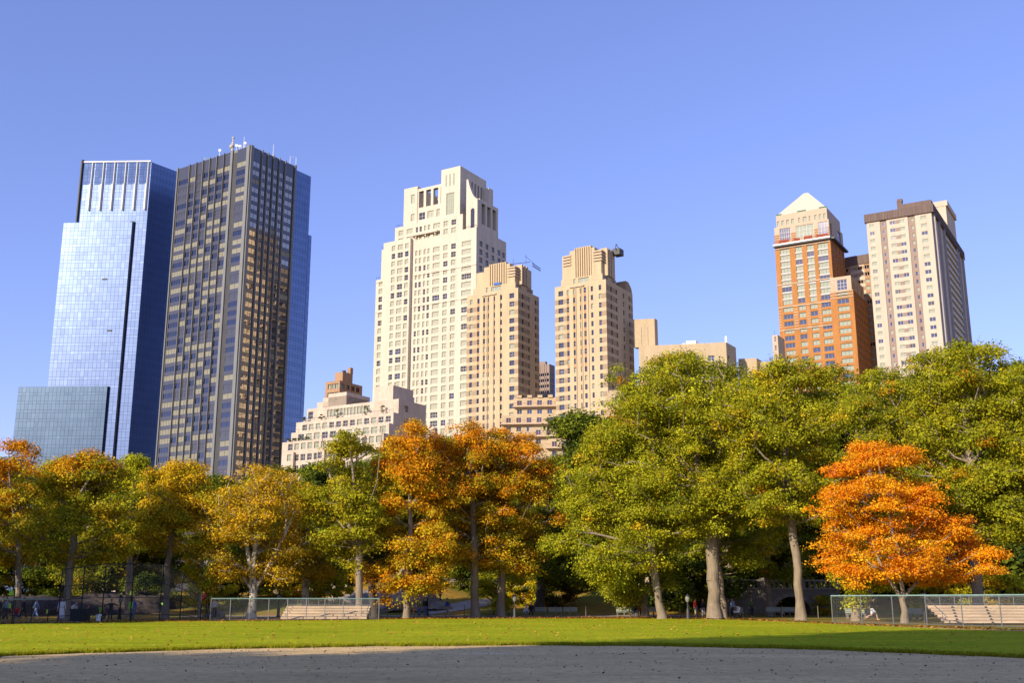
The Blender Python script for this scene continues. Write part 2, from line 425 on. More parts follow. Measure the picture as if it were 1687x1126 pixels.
# ------------------------------------------------------------------ dark bronze tower
def dark_tower():
    b = Bld('office_tower', 413, 240, 405, -56, 33, 'tall dark tower with bronze glass and grey vertical piers', seed=7)
    zt = b.z(413, 240); aw = b.a(293, 275); bw = b.b(487.5, 276)
    py = 258
    # openings between piers on the left face, in pixels on the roof line
    ed = [(297, 314), (315.5, 325), (326.5, 336), (337.5, 347), (348.5, 358.5), (360, 370.5), (371.5, 382), (392, 408)]
    cols = []
    for (x0, x1) in ed:
        cols.append((b.a(x1, 262-(x0-300)*.2), b.a(x0, 262-(x0-300)*.2)))
    edR = [(417, 430.5), (433, 440), (442.5, 449.5), (451.5, 459), (461, 468.5), (471, 485)]
    colR = [(b.b(x0, 248+(x0-413)*.45), b.b(x1, 248+(x0-413)*.45)) for x0, x1 in edR]
    fh = 3.62; rw = rows_down(zt-5.5, 4, fh, 1.25, 2.25)
    blocks = {}
    def winL(i, j, w, h):
        k = (i, j)
        if i < 6:
            g = b.rng.random() < .46
        elif i == 6: g = b.rng.random() < .35
        else: g = b.rng.random() < .55
        # blinds come in runs across a floor
        key = (j, i//2)
        if key not in blocks: blocks[key] = b.rng.random()
        t = .5*blocks[key]+.5*b.rng.random()
        kind = 'blind' if t > .52 else ('gdark' if t > .2 else 'spandrel')
        nc = 4 if w > 6 else 2
        return (kind, nc, 1, 'framed', .08)
    def winR(i, j, w, h): return ('gmirror' if b.rng.random() > .04 else 'blind', 4 if w > 6 else 2, 1, 'framed', .07)
    def mf(i, j, ni, nj): return 1 if i % 2 else 0
    b.tier(0, aw, 0, bw, 0, zt, L=dict(cols=cols, rows=rw, depth=.12, mf=mf, win=winL), R=dict(cols=colR, rows=rw, depth=.12, mf=mf, win=winR), parapet=1.0)
    b.finish([M['pier'], M['spandrel']], 100)
    # projecting piers
    pr = MB()
    cs = sorted(cols); eds = [0]+[c for pr_ in cs for c in pr_]+[aw]
    for i in range(0, len(eds), 2):
        x0, x1 = eds[i], eds[i+1]; w = x1-x0
        if abs(x0-cs[0][1]) < .01 and w > 1.5:      # groove beside the corner bay
            b.bx(pr, x0+w*.62, x1-.02, -.6, -.02, 0, zt+.3); continue
        k = .5*w if i else .98*w
        c = (x0+x1)/2; b.bx(pr, c-k/2, c+k/2, -.55, -.02, 0, zt+.3)
    cs = sorted(colR); eds = [0]+[c for q in cs for c in q]+[bw]
    for i in range(0, len(eds), 2):
        x0, x1 = eds[i], eds[i+1]; c = (x0+x1)/2; k = (x1-x0)*(.98 if i in (0, len(eds)-2) else .55)
        pts = [b.pt(-.02, c-k/2), b.pt(-.02, c+k/2), b.pt(-.55, c+k/2), b.pt(-.55, c-k/2)]
        pr.prism([b.loc(p, 0)[:2] for p in pts][::-1], 0, zt+.3)
    pr.build('pier', M['pier'], b.root)
    g = MB(); x0 = sorted(cols)[0][1]; x1 = sorted(cols)[1][0]
    b.bx(g, x0+.05, x0+(x1-x0)*.55, -.04, -.015, 0, zt-1); g.build('groove_shade', M['steel'], b.root)  # dark strip on the wall, shade of the slot put into its colour
    rf = MB(); b.bx(rf, 6, aw-6, 6, bw-6, zt-1, zt+1.2); rf.build('plant_room', M['pier'], b.root)
    def onroof(px, py, back): 
        a = b.a(px, py+20, back); return a, back
    # radomes and aerials
    def ball(px, py, back, r, z0):
        a = b.a(px, 250, back); p = b.pt(a, back); m = MB()
        c = b.loc(p, 0); zc = at(px, py, p.y).z
        m.lathe([(0.02, -r)]+[(r*math.sin(t*PI/8), -r*math.cos(t*PI/8)) for t in range(1, 8)]+[(0.02, r)], (c[0], c[1], zc), 10)
        m.tube((c[0], c[1], zt-1), (c[0], c[1], zc-r*.8), .35, .3); m.build('radome', M['frame'], b.root, True)
    ball(381.5, 241.5, 1.5, 1.0, 0); ball(383, 227, 1.5, .55, 0); ball(382, 236, 1.5, .45, 0)
    for (px, py, bk) in ((401, 225, 1.5), (449.5, 238, 2), (362, 246, 1), (389, 238, 1), (394, 239, 1), (397, 238, 1), (403, 234, 1), (478, 258, 5)):
        if px > 413:
            bb = b.b(px, 262, bk); p = b.pt(bk, bb)
        else:
            a = b.a(px, 250, bk); p = b.pt(a, bk)
        m = MB(); c = b.loc(p, 0); zc = at(px, py, p.y).z
        m.tube((c[0], c[1], zt-1), (c[0], c[1], zc), .14, .06, 5)
        if px in (362, 389, 394, 403): m.box(c[0]-.5, c[0]+.5, c[1]-.15, c[1]+.15, zc-.9, zc)
        if px == 478: m.tube((c[0], c[1], zc), (c[0]+2.2, c[1]+1.5, zc+.3), .08, .08, 5); m.tube((c[0]+2.2, c[1]+1.5, zt-.5), (c[0]+2.2, c[1]+1.5, zc+.3), .08, .08, 5)
        m.build('aerial', M['white'], b.root)
dark_tower()

# ------------------------------------------------------------------ tall stepped limestone tower
def fr_cols(fr, aw, amin=0.):
    """fractions measured left to right along the left face -> intervals in a"""
    return sorted([(aw-(aw-amin)*f1, aw-(aw-amin)*f0) for f0, f1 in fr])
def lime_tower():
    b = Bld('apartment_tower', 785, 374, 400, -59, 31, 'tallest cream limestone tower with stepped top and loggia', seed=11)
    aw = b.a(618.5, 500); bw = b.b(834, 382)
    z0 = b.z(620, 462, aw); a1 = b.a(629, 412); z1 = b.z(629, 412, a1); a2 = b.a(651, 376); z2 = b.z(651, 376, a2); z2b = b.z(785, 374)
    fr = [(.03, .10), (.155, .2), (.224, .272), (.306, .371), (.401, .423), (.438, .462), (.485, .507), (.524, .548), (.578, .647), (.681, .724), (.757, .802), (.86, .952)]
    cols = fr_cols(fr, aw)
    wide = lambda w: 4 if w > 4.4 else (3 if w > 3.2 else (2 if w > 1.9 else 1))
    memo = {}
    def win(i, j, w, h):
        key = (j, i//2)
        if key not in memo: memo[key] = b.rng.random()
        t = .6*memo[key]+.4*b.rng.random()
        kind = 'palel' if t > .36 else ('gblack' if t > .17 else 'gblue')
        return (kind, wide(w), 2, 'frame', .13)
    fh = 3.3; 
    RW = rows_down(z0+2*fh*8, 10, fh, .75, 2.15)
    RW = rows_down(z2b-1.2+fh*7, 6, fh, .75, 2.15)
    rc = [(bw*f, bw*f+2.2) for f in (.1, .3, .5, .7, .86)]
    farc = dict(cols=[(2+i*4.5, 5.4+i*4.5) for i in range(9)], rows=RW[::1], win=lambda i, j, w, h: ('gblack' if b.rng.random() < .8 else 'pale', 2, 1, None, .1))
    LD = dict(cols=cols, rows=RW, win=win); RD = dict(cols=rc, rows=RW, win=lambda i, j, w, h: ('gblue', 2, 2, 'frame', .1))
    # lower shaft (three widening steps)
    b.tier(0, aw, 0, bw, 0, z0, LD, RD, back=farc)
    b.tier(0, a1, 0, bw, z0, z1, LD, RD, back=farc)
    aM = b.a(762, 380); zz1 = z1
    b.tier(0, aM, 0, bw, z1, max(z2b, z1+.5), LD, RD); b.tier(aM, a2, 0, bw, z1, z2, LD, RD)
    z2b = max(z2b, z1+.5)
    # wing of the middle step projecting slightly
    q0, q1 = b.a(680, 402), b.a(636, 410)
    b.tier(q0, q1, -1.6, -.01, RW[0][0]+40, z1+2.0 if z1+2 < z2 else z1, dict(cols=[(q0+.8, q0+2.6), (q0+3.6, q0+6.2), (q0+7.4, q0+9.2)], rows=RW, win=win))
    zc = max(z2, z2b)
    # shoulders with loggia
    as0 = b.a(666, 312, 1.0); z3 = b.z(666, 312, as0, 1.0)
    al0 = b.a(688, 312, 1.0); al1 = b.a(727, 304, 1.0)
    zlog0 = b.z(700, 343, al0, 1); zlog1 = b.z(700, 316, al0, 1)
    ab0 = b.a(758.5, 273, 1.0); zt = b.z(758.5, 273, ab0, 1.0); bb1 = b.b(801, 300, ab0)
    sc = [(as0-5.5, as0-3.6)]
    zf = zc if zc > z2 else z2
    base = min(z2, z2b)
    # shoulder left pier
    b.tier(al0, as0, 1.0, 16, z2, z3, dict(cols=sc, rows=[(z3-7, z3-3.2), (z3-14.5, z3-11.5)], win=win), roof=True)
    # loggia base and lintel with columns
    lc = [(al1+2.0+k*3.6, al1+4.2+k*3.6) for k in range(3)]
    lm = (al0-al1)
    b.tier(al1, al0, 1.3, 16, z2, zlog0, dict(cols=[(al1+lm*.06, al1+lm*.2), (al1+lm*.32, al1+lm*.58), (al1+lm*.68, al1+lm*.94)], rows=[(zlog0-5.2, zlog0-2.2), (zlog0-9.5, zlog0-6.9), (zlog0-13.4, zlog0-11)], win=win))
    b.tier(al1, al0, 1.3, 3.2, zlog1, z3-1.2)
    for k in range(4):
        c = al1+lm*(.04+.305*k); b.tier(c, c+lm*.1, 1.3, 2.6, zlog0, zlog1, roof=False)
    b.tier(al1, al0, 14, 16, zlog0, z3-1.2)
    # top block
    tl = ab0+1.0
    b.tier(ab0, al1, 1.0, bb1, min(z2, z2b), zt-20.5, dict(cols=[(ab0+(al1-ab0)*f0, ab0+(al1-ab0)*f1) for f0, f1 in ((.1, .2), (.3, .72), (.82, .93))], rows=[(zt-25., zt-22.), (zt-29.2, zt-26.3), (zt-33.4, zt-30.5), (zt-37.6, zt-34.7), (zt-41.8, zt-38.9)], win=win), dict(cols=[(bb1*.3+k*4.2, bb1*.3+k*4.2+1.6) for k in range(4)], rows=[(zt-25., zt-22.)], win=lambda i, j, w, h: ('gblue', 2, 2, 'frame', .1)))
    b.tier(ab0, al1, 1.0, bb1, zt-20.5, zt, dict(cols=[(ab0+(al1-ab0)*f0, ab0+(al1-ab0)*f1) for f0, f1 in ((.3, .72),)], rows=[(zt-19.5, zt-10.5)], win=lambda i, j, w, h: ('pale', 4, 4 if h > 6 else 2, 'frame', .13)),
           dict(cols=[(bb1*.45+k*2.3, bb1*.45+k*2.3+1.2) for k in range(4)], rows=[(zt-11, zt-4)], win=lambda i, j, w, h: ('gblue', 2, 4, 'frame', .1)))
    sl = MB()
    for k in range(3):
        c = ab0+(al1-ab0)*(.3+.2*k); sl = MB(); b.bx(sl, c, c+.7, .93, .99, zt-7.5, zt-2.5); sl.build('lattice_screen', M['pale'], b.root)
    # right shoulder: curved parapet pier with an arched opening
    br0 = 0.6; xr0, xr1 = b.a(768.5, 300, br0), b.a(793, 326, br0)
    zr = b.z(793, 327, max(xr1, .2), br0); zl = b.z(769, 296, xr0, br0)
    xr1 = max(xr1, 0.05)
    n = 10; prof = []
    for k in range(n+1):
        t = k/n; x = xr0*.86+(xr1-xr0*.86)*t; prof.append((x, zl-(zl-zr)*math.sin(t*PI/2)**.8))
    cu = MB(); P = lambda a, bb, z: b.loc(b.pt(a, bb), z)
    prof = [(xr0, zl)]+prof
    za = zr-4.5; zb = zr-16; cx = xr0*.42+xr1*.58; rad = (xr0-xr1)*.17
    outl = []
    for (x, z) in prof: outl.append((x, z))
    low = min(z2, z2b)+.05
    for k in range(len(outl)-1):
        (xa, z_a), (xb, z_b) = outl[k], outl[k+1]
        cu.quad(P(xa, br0, low), P(xb, br0, low), P(xb, br0, z_b), P(xa, br0, z_a))
        cu.quad(P(xa, br0, z_a), P(xb, br0, z_b), P(xb, br0+1.6, z_b), P(xa, br0+1.6, z_a))
        cu.quad(P(xb, br0+1.6, low), P(xa, br0+1.6, low), P(xa, br0+1.6, z_a), P(xb, br0+1.6, z_b))
    cu.quad(P(xr1, br0, low), P(xr1, br0+1.6, low), P(xr1, br0+1.6, zr), P(xr1, br0, zr)); cu.quad(P(xr0, br0+1.6, low), P(xr0, br0, low), P(xr0, br0, zl), P(xr0, br0+1.6, zl))
    cu.build('curved_parapet', M['lime'], b.root)
    ar = MB(); pts = [(cx+rad, zb), (cx-rad, zb)]+[(cx-rad*math.cos(t*PI/8), za+rad*math.sin(t*PI/8)) for t in range(9)]
    ar.v = [P(x, br0-.03, z) for x, z in pts]; ar.f = [tuple(range(len(pts)))]; ar.m = [0]
    ar.build('arched_window', M['gblack'], b.root)
    # right-hand loggia block
    rb = b.b(821, 344); zrr = b.z(821, 344, 0, rb)
    b.tier(.05, xr0*.8, br0+1.7, rb, low, zrr-10)
    b.tier(.05, xr0*.8, br0+1.7, rb, zrr-1.6, zrr)
    for k in range(4):
        c = br0+1.8+(rb-br0-3.2)*k/3; b.tier(.05, 2.0, c, c+1.3, zrr-10, zrr-1.6, roof=False)
    b.tier(xr0*.6, xr0*.8, br0+1.7, rb, zrr-10, zrr-1.6, roof=False)
    b.tier(ab0-2.6, ab0-.05, bb1-2.2, bb1+1.2, zrr-2, b.z(803, 314, ab0, bb1))
    # string courses and balcony
    sc_ = MB()
    for z in (RW[0][0]+33, z0-14, z0-1.2): sc_ = MB(); b.bx(sc_, 0, aw if z < z0 else a1, -.18, -.012, z, z+.35); sc_.build('string_course', M['lime'], b.root)
    sc_ = MB()
    b.bx(sc_, al1, al0+1, -1.4, .9, zlog0-12.5, zlog0-11.9)
    for k in range(3): b.bx(sc_, al1+lm*(.1+.4*k), al1+lm*(.1+.4*k)+.5, -.9, .9, zlog0-13.3, zlog0-12.5)
    sc_.build('balcony', M['lime'], b.root)
    rl = MB()
    for (x0, x1, zz, bb) in ((a1, aw, z0, .1), (a2, a1, z1, .1), (as0, a2, z2, .1), (0, xr0, z2b, .1)):
        b.bx(rl, x0, x1, bb, bb+.06, zz+1.0, zz+1.08)
        k = x0
        while k < x1: b.bx(rl, k, k+.06, bb, bb+.06, zz, zz+1.0); k += 1.2
    rl.build('railing', M['gblue'], b.root)
    b.finish([M['lime']], 100)
lime_tower()

# ------------------------------------------------------------------ stepped limestone block in front
def house_block():
    b = Bld('apartment_house', 657, 656, 330, -59, 31, 'low cream stone apartment house with terraced roof steps and planters', seed=13)
    wk = lambda i, j, w, h: (('gblack' if b.rng.random() < .5 else 'pale'), 2, 2, 'frame', .1)
    a1 = b.a(506, 676); z1 = b.z(657, 656); z1l = b.z(506, 676, a1)
    zt = (z1+z1l)/2; bw = b.b(702, 672)
    a2, z2 = b.a(488, 697, -2.5), b.z(488, 697, b.a(488, 697, -2.5), -2.5)
    a3 = b.a(480, 714, -4.5); z3 = b.z(480, 714, a3, -4.5)
    a4 = b.a(465, 730, -7); z4 = b.z(465, 730, a4, -7)
    cc = lambda a, n, w=1.9: [(a*(k+.35)/n, a*(k+.35)/n+w) for k in range(n)]
    b.tier(0, a1, 0, bw, z2, zt, dict(cols=[(a1*.93, a1*.985)]+[(a1*.3+k*1.35, a1*.3+k*1.35+1.1) for k in range(int(a1*.5/1.35))], rows=[(z2+1.2, z2+3.6)], win=lambda i, j, w, h: ('pale' if w < 1.5 else 'gblack', 1, 2, 'frame', .1)), dict(cols=[(3, 5)], rows=[(z2+1, z2+3)]))
    b.tier(0, a2, -2.5, bw, z3, z2, dict(cols=cc(a2, 14), rows=[(z3+.8, z3+2.6)], win=wk), dict(cols=[(3, 5), (8, 10)], rows=[(z3+.6, z3+2.6)]))
    b.tier(0, a3, -4.5, bw, z4, z3, dict(cols=cc(a3, 12, 2.4), rows=[(z4+.6, z4+2.6)], win=wk))
    RW = rows_down(z4, 5, 3.5, .8, 2.0)
    b.tier(0, a4, -7, bw, 0, z4, dict(cols=cc(a4, 15), rows=RW, win=wk), dict(cols=[(3, 5), (8, 10), (14, 16)], rows=RW))
    # stepped bays
    for k in range(6):
        a = a4*(.08+.155*k); b.tier(a, a+a4*.07, -8.0, -7.01, 0, z4-(3.5 if k % 2 else 7), dict(cols=[(a+1, a+2.6)], rows=RW, win=wk))
    # roof houses with curved shoulder
    ra, rb_ = b.a(617, 637, 1.5), b.a(648, 635, 1.5); zr = b.z(648, 635, rb_, 1.5)
    b.tier(rb_, ra, 1.5, 12, zt, zr)
    cu = MB(); P = lambda a, bb, z: b.loc(b.pt(a, bb), z)
    bb1 = b.b(676, 645, rb_); pr = [(1.5+(bb1-1.5)*t, zr-(.5 if t > .12 else 0)-(zr-zt)*.32*min(1, t/.25)**.5) for t in (0, .06, .12, .18, .25, .4, 1)]
    for k in range(len(pr)-1):
        (u, z_a), (v, z_b) = pr[k], pr[k+1]
        cu.quad(P(rb_-.3, u, zt), P(rb_-.3, v, zt), P(rb_-.3, v, z_b), P(rb_-.3, u, z_a)); cu.quad(P(rb_-.3, u, z_a), P(rb_-.3, v, z_b), P(ra, v, z_b), P(ra, u, z_a))
        cu.quad(P(ra, v, zt), P(ra, u, zt), P(ra, u, z_a), P(ra, v, z_b))
    cu.quad(P(rb_-.3, bb1, zt), P(ra, bb1, zt), P(ra, bb1, pr[-1][1]), P(rb_-.3, bb1, pr[-1][1]))
    cu.build('roof_house', M['lime_old'], b.root)
    e0, e1 = b.a(571, 648, 2), b.a(541, 650, 2); zr2 = b.z(571, 646, e0, 2); t = MB()
    for (x0, x1, zz) in ((e0, e1, zr2), (e0, e1+2.2, zr2-1.2), (e0, e1+4.5, zr2-2.4)):
        b.bx(t, x0, x1, 2, 14, zt, zz)
    t.build('roof_house', M['lime_old'], b.root)
    rl = MB()
    for (x1, zz, bb) in ((a2, z2, -2.4), (a3, z3, -4.4), (a4, z4, -6.9)):
        b.bx(rl, 0, x1, bb, bb+.05, zz+.95, zz+1.02)
        k = 0
        while k < x1: b.bx(rl, k, k+.06, bb, bb+.05, zz, zz+.95); k += 1.5
    rl.build('railing', M['steel'], b.root)
    b.finish([M['lime_old']], 100)
    return b, (a2, z2), (a3, z3), (a4, z4), zt
HB = house_block()

# ------------------------------------------------------------------ brown brick tower with rooftop drum
def brown_small():
    b = Bld('brick_tower', 560, 627, 372, -59, 31, 'small brown brick tower with rooftop block behind the stepped stone house', seed=17)
    zt = b.z(560, 627); aw = b.a(536, 636); bw = b.b(597, 636)
    rw = rows_down(zt-.6, 20, 3.0, .9, 1.7)
    wk = lambda i, j, w, h: ('gblue' if b.rng.random() < .6 else 'pale', 2, 1, 'framed', .1)
    b.tier(0, aw, 0, bw, 0, zt, dict(cols=[(aw*f, aw*f+1.7) for f in (.08, .32, .56, .8)], rows=rw, win=wk), dict(cols=[(bw*f, bw*f+1.9) for f in (.06, .28, .5, .72)], rows=rw, win=wk))
    b.tier(0.5, aw*.62, 2, bw*.6, zt, b.z(560, 611)) 
    b.tier(.6, 2.0, bw*.5, bw*.62, b.z(560, 611), b.z(582, 606, .6, bw*.5))
    b.tier(1.5, aw*.4, 4, bw*.4, b.z(560, 611), b.z(560, 611)+1.0, m=1)
    b.finish([M['brownbrick'], M['gblack']])
brown_small()

# ------------------------------------------------------------------ twin towered buff building
def twin():
    Y = 365
    b = Bld('apartment_building', 853.5, 474, Y, -59, 31, 'buff brick apartment building with two matching crowned towers', seed=19)
    mats = [M['buff'], M['buff_dark'], M['red_band'], M['stonep']]
    fh = 3.0
    def tower(px, py, Yc, pl, pl_y, pr, pr_y, fr, crown, main):
        t = Bld.__new__(Bld); t.__dict__.update(b.__dict__); c = at(px, py, Yc); t.C = Vector((c.x, c.y))
        zt = t.z(px, py); aw = t.a(pl, pl_y); bw = t.b(pr, pr_y)
        cols = fr_cols(fr, aw); nc = len(fr)
        rw = rows_down(zt-1.2, 3, fh, .75, 1.75)
        def win(i, j, w, h):
            r = b.rng.random(); return ('gblue' if r < .72 else ('gblack' if r < .8 else 'pale'), 2 if w > 1.3 else 1, 2, 'frame' if r > .5 else 'framed', .09)
        def mfL(i, j, ni, nj):
            if j % 2 and j < nj-2 and (i <= 2 or i >= ni-2): return 1
            if i % 2 and not (j % 2) and 3 <= i <= ni-5 and j > nj-20 and j < nj-1: return 2
            return 0
        def mfR(i, j, ni, nj): return 1 if j % 2 and (i <= 2 or i >= ni-1) else 0
        rcols = [(bw*f, bw*f+1.1) for f in ((.18, .48, .8) if main else (.16, .36, .62, .84))]
        b_ = t
        b_.tier(0, aw, 0, bw, 0, zt, dict(cols=cols, rows=rw, win=win, mf=mfL), dict(cols=rcols, rows=rw, win=win, mf=mfR), far=dict(m=0), parapet=.9)
        return t, zt, aw, bw, cols
    # left tower
    frA = [(.057, .11), (.205, .25), (.322, .363), (.392, .437), (.513, .555), (.646, .69), (.834, .925)]
    t, zt, aw, bw, cols = tower(853.5, 474, Y, 769.5, 505, 888, 490, frA, None, True)
    def crown(t, zt, aw, bw, x0, x1, ytop, ysh, side, seed):
        """penthouse storey, fluted centre drum, louvred corner pods"""
        z = lambda py, a, bb=2.5: t.z(0, py, a, bb)
        am = t.a((x0+x1)/2, ytop, 2.5)
        c0, c1 = t.a(x1, ytop, 2.5), t.a(x0, ytop, 2.5); ztop = t.z((x0+x1)/2, ytop, am, 2.5)
        zp = zt+2.6
        t.tier(1.8, aw-1.8, 1.2, bw-1.2, zt, zp, dict(cols=[(aw*.36, aw*.56), (aw*.62, aw*.66), (aw*.75, aw*.93)], rows=[(zt+.5, zt+2.2)], win=lambda i, j, w, h: ('pale', max(1, int(w/1.3)), 1, 'framew', .1)),
               dict(cols=[(2.4, 5.2), (bw*.62, bw*.85)], rows=[(zt+.5, zt+2.2)], win=lambda i, j, w, h: ('gblue', 3, 1, 'framew', .1)))
        # centre mass in stepped plan
        w = c1-c0
        t.tier(c0+w*.1, c1, 2.5, bw-2.5, zp, ztop-2.2)
        t.tier(c0+w*.18, c1-w*.2, 2.2, bw-3, zp, ztop-.7)
        t.tier(c0+w*.26, c1-w*.36, 1.9, bw-3.4, zp, ztop)
        fl = MB()
        for k in range(7):
            a = c0+w*(.3+.055*k); t.bx(fl, a, a+w*.02, 1.45, 1.88, zp, ztop-.2)
        fl.build('flute', M['buff'], b.root)
        # louvred pods at the corners
        for (pa0, pa1, pb0, pb1) in ((2.2, 5.6, 1.8, 6.0), (aw-5.2, aw-2.2, 1.8, 6.0), (2.2, 5.6, bw-5.5, bw-1.8)):
            if pa0 > 6 and side: continue
            t.tier(pa0+.5, pa1, pb0+.5, pb1, zp, ztop-2.0)
            for k in range(4): 
                zz = ztop-5.8+k*1.05; lv = MB(); t.bx(lv, pa0, pa1, pb0, pb1, zz, zz+.5); lv.build('louvre', M['stonep'], b.root)
        # right face buttresses
        for f in (.32, .44, .56):
            t.tier(1.2, 4, bw*f, bw*f+.9, zp, ztop-1.0)
        t.tier(1.6, 6, bw*.6, bw*.82, zp, ztop-1.6)
        cp = MB(); t.bx(cp, aw*.42, aw*.7, -.5, -.01, zt-1.2, zt-.75); cp.build('cornice', M['stonep'], b.root)
        st = MB()
        for f in (.465, .58, .34): t.bx(st, aw*f, aw*f+.25, -.25, -.01, 10, zt-1.3)
        st.build('pilaster', M['buff'], b.root)
        return ztop, zp
    zc, zp = crown(t, zt, aw, bw, 785, 853, 435, 0, True, 1)
    # works on the left roof
    sp = MB(); T = lambda a, bb, z: t.loc(t.pt(a, bb), z)
    sp.tube(T(6, 4, zc-.4), T(1, 10, zc+1.2), .09); sp.tube(T(4.4, 4, zc-2), T(4.4, 4, zc+1.2), .08)
    sp.tube(T(-.5, bw*.62, zc-.6), T(-.8, bw*.98, zc-1.2), .16); sp.tube(T(-.5, bw*.62, zc+.3), T(-.8, bw*.98, zc-.3), .12)
    for k in range(6): f = .62+.07*k; sp.tube(T(-.6, bw*f, zc-.9), T(-.6, bw*(f+.035), zc+.2-k*.1), .07)
    sp.tube(T(-.2, bw*.35, zc-1), T(-.2, bw*.35, zc+2.4), .07); sp.tube(T(-.2, bw*.3, zc+1.9), T(-.2, bw*.75, zc+.6), .05)
    sp.build('window_washing_rig', M['steel'], b.root)
    tp = MB(); t.bx(tp, aw*.37, aw*.5, .9, 1.2, zt+2.6, zt+3.4); tp.build('tarpaulin', M['blue'], b.root)
    zl = zt
    # right tower
    frB = [(.07, .165), (.236, .282), (.36, .405), (.493, .535), (.57, .616), (.708, .75), (.86, .908)]
    t2, zt2, aw2, bw2, _ = tower(998, 460, Y-18, 914, 468, 1042, 486, frB, None, False)
    zc2, zp2 = crown(t2, zt2, aw2, bw2*.62, 926, 992, 408, 0, False, 2)
    T2 = lambda a, bb, z: t2.loc(t2.pt(a, bb), z)
    sp = MB(); r = bw2*.62
    t2.bx(sp, -1.2, 1.4, r*.66, r*.92, zc2-2.4, zc2-.2); sp.tube(T2(0, r*.6, zc2-1), T2(0, r*.66, zc2+1.3), .12); sp.tube(T2(0, r*.66, zc2+1.3), T2(-.5, r*.98, zc2-1.8), .12)
    sp.build('window_washing_rig', M['steel'], b.root)
    # rounded stair head at the back of the right tower
    hd = MB(); c = T2(1.6, bw2-2.2, 0); 
    for k in range(8):
        z0 = zt2; t2.bx(hd, .02+.0*k, 5, bw2-5.2+.28*k*0, bw2-.35-.05*k*k, z0+.42*k, z0+.42*(k+1)+.01*0)
    hd.build('stair_head', M['buff_dark'], b.root)
    # base with terraces between and beside the towers
    a2x = (t2.C-b.C).dot(b.vL.normalized())
    def bseg(pl, pr, py, off, z0=0, m=0, cols=None, rws=None, pv=True):
        """block whose roof edge runs from pixel pl to pr at height py, at distance Y-off"""
        base = Bld.__new__(Bld); base.__dict__.update(b.__dict__); c = at(pr, py, Y-off); base.C = Vector((c.x, c.y))
        base.vL = Vector((-.995, .0998)); base.vR = Vector((.0998, .995))
        a = base.a(pl, py); z = base.z(pr, py); n = max(1, int(a/3.4))
        base.tier(0, a, 0, 26, z0, z, dict(cols=[(1+k*3.4, 2.6+k*3.4) for k in range(n)], rows=rows_down(z-.3, 3, fh, .8, 1.6), win=lambda i, j, w, h: ('gblue' if b.rng.random() < .6 else 'gblack', 2, 1, 'frame', .09)))
        if pv:
            lg = MB(); base.bx(lg, -.2, a+.2, -1.7, -.02, z-3.3, z-3.0); lg.build('balcony', M['stonep'], b.root)
            rl = MB(); base.bx(rl, -.2, a+.2, -1.7, -1.65, z-2.0, z-1.92)
            k = 0
            while k < a: base.bx(rl, k, k+.05, -1.7, -1.65, z-3.0, z-2.0); k += .8
            rl.build('railing', M['rust'], b.root)
        return base, a, z
    bs1 = bseg(846, 931, 655, 3, pv=True); bs2 = bseg(826, 948, 683, 8); bs3 = bseg(872, 982, 703, 13); bs4 = bseg(900, 1010, 722, 17); 
    bseg(965, 1010, 680, 15)
    for (bs, a, z) in (bs1,):
        cr = MB()
        for k in range(5): bs.bx(cr, a*(.04+.2*k), a*(.04+.2*k)+1.6, -.4, .3, z-.01, z+.9)
        cr.build('crenellation', mats[0], b.root)
    for (bs, a, z) in (bs2, bs3):
        aw_ = MB(); bs.bx(aw_, a*.1, a*.3, -1.6, -.02, z-1.2, z-.95); aw_.build('awning', M['terr'], b.root)
    b.finish(mats, 100)
    return b, bs1, bs2, bs3
TW = twin()

# ------------------------------------------------------------------ far small tower between the twins
def far_blue():
    b = Bld('apartment_tower', 905, 598, 560, -59, 31, 'distant grey tower with blue windows seen between the twin towers', seed=23)
    zt = b.z(905, 600); aw = b.a(884, 600); bw = b.b(914, 606)
    rw = rows_down(zt-4, 10, 3.1, .8, 1.7)
    wk = lambda i, j, w, h: ('gblue', 1, 1, 'framew', .12)
    b.tier(0, aw, 0, bw, 0, zt, dict(cols=[(aw*f, aw*f+1.5) for f in (.05, .2, .35, .52, .68, .84)], rows=rw, win=wk), dict(cols=[(bw*f, bw*f+1.6) for f in (.1, .4, .7)], rows=rw, win=wk))
    b.tier(aw*.45, aw*.95, 2, bw-2, zt, zt+2.2)
    b.finish([M['rt_strip']])
far_blue()

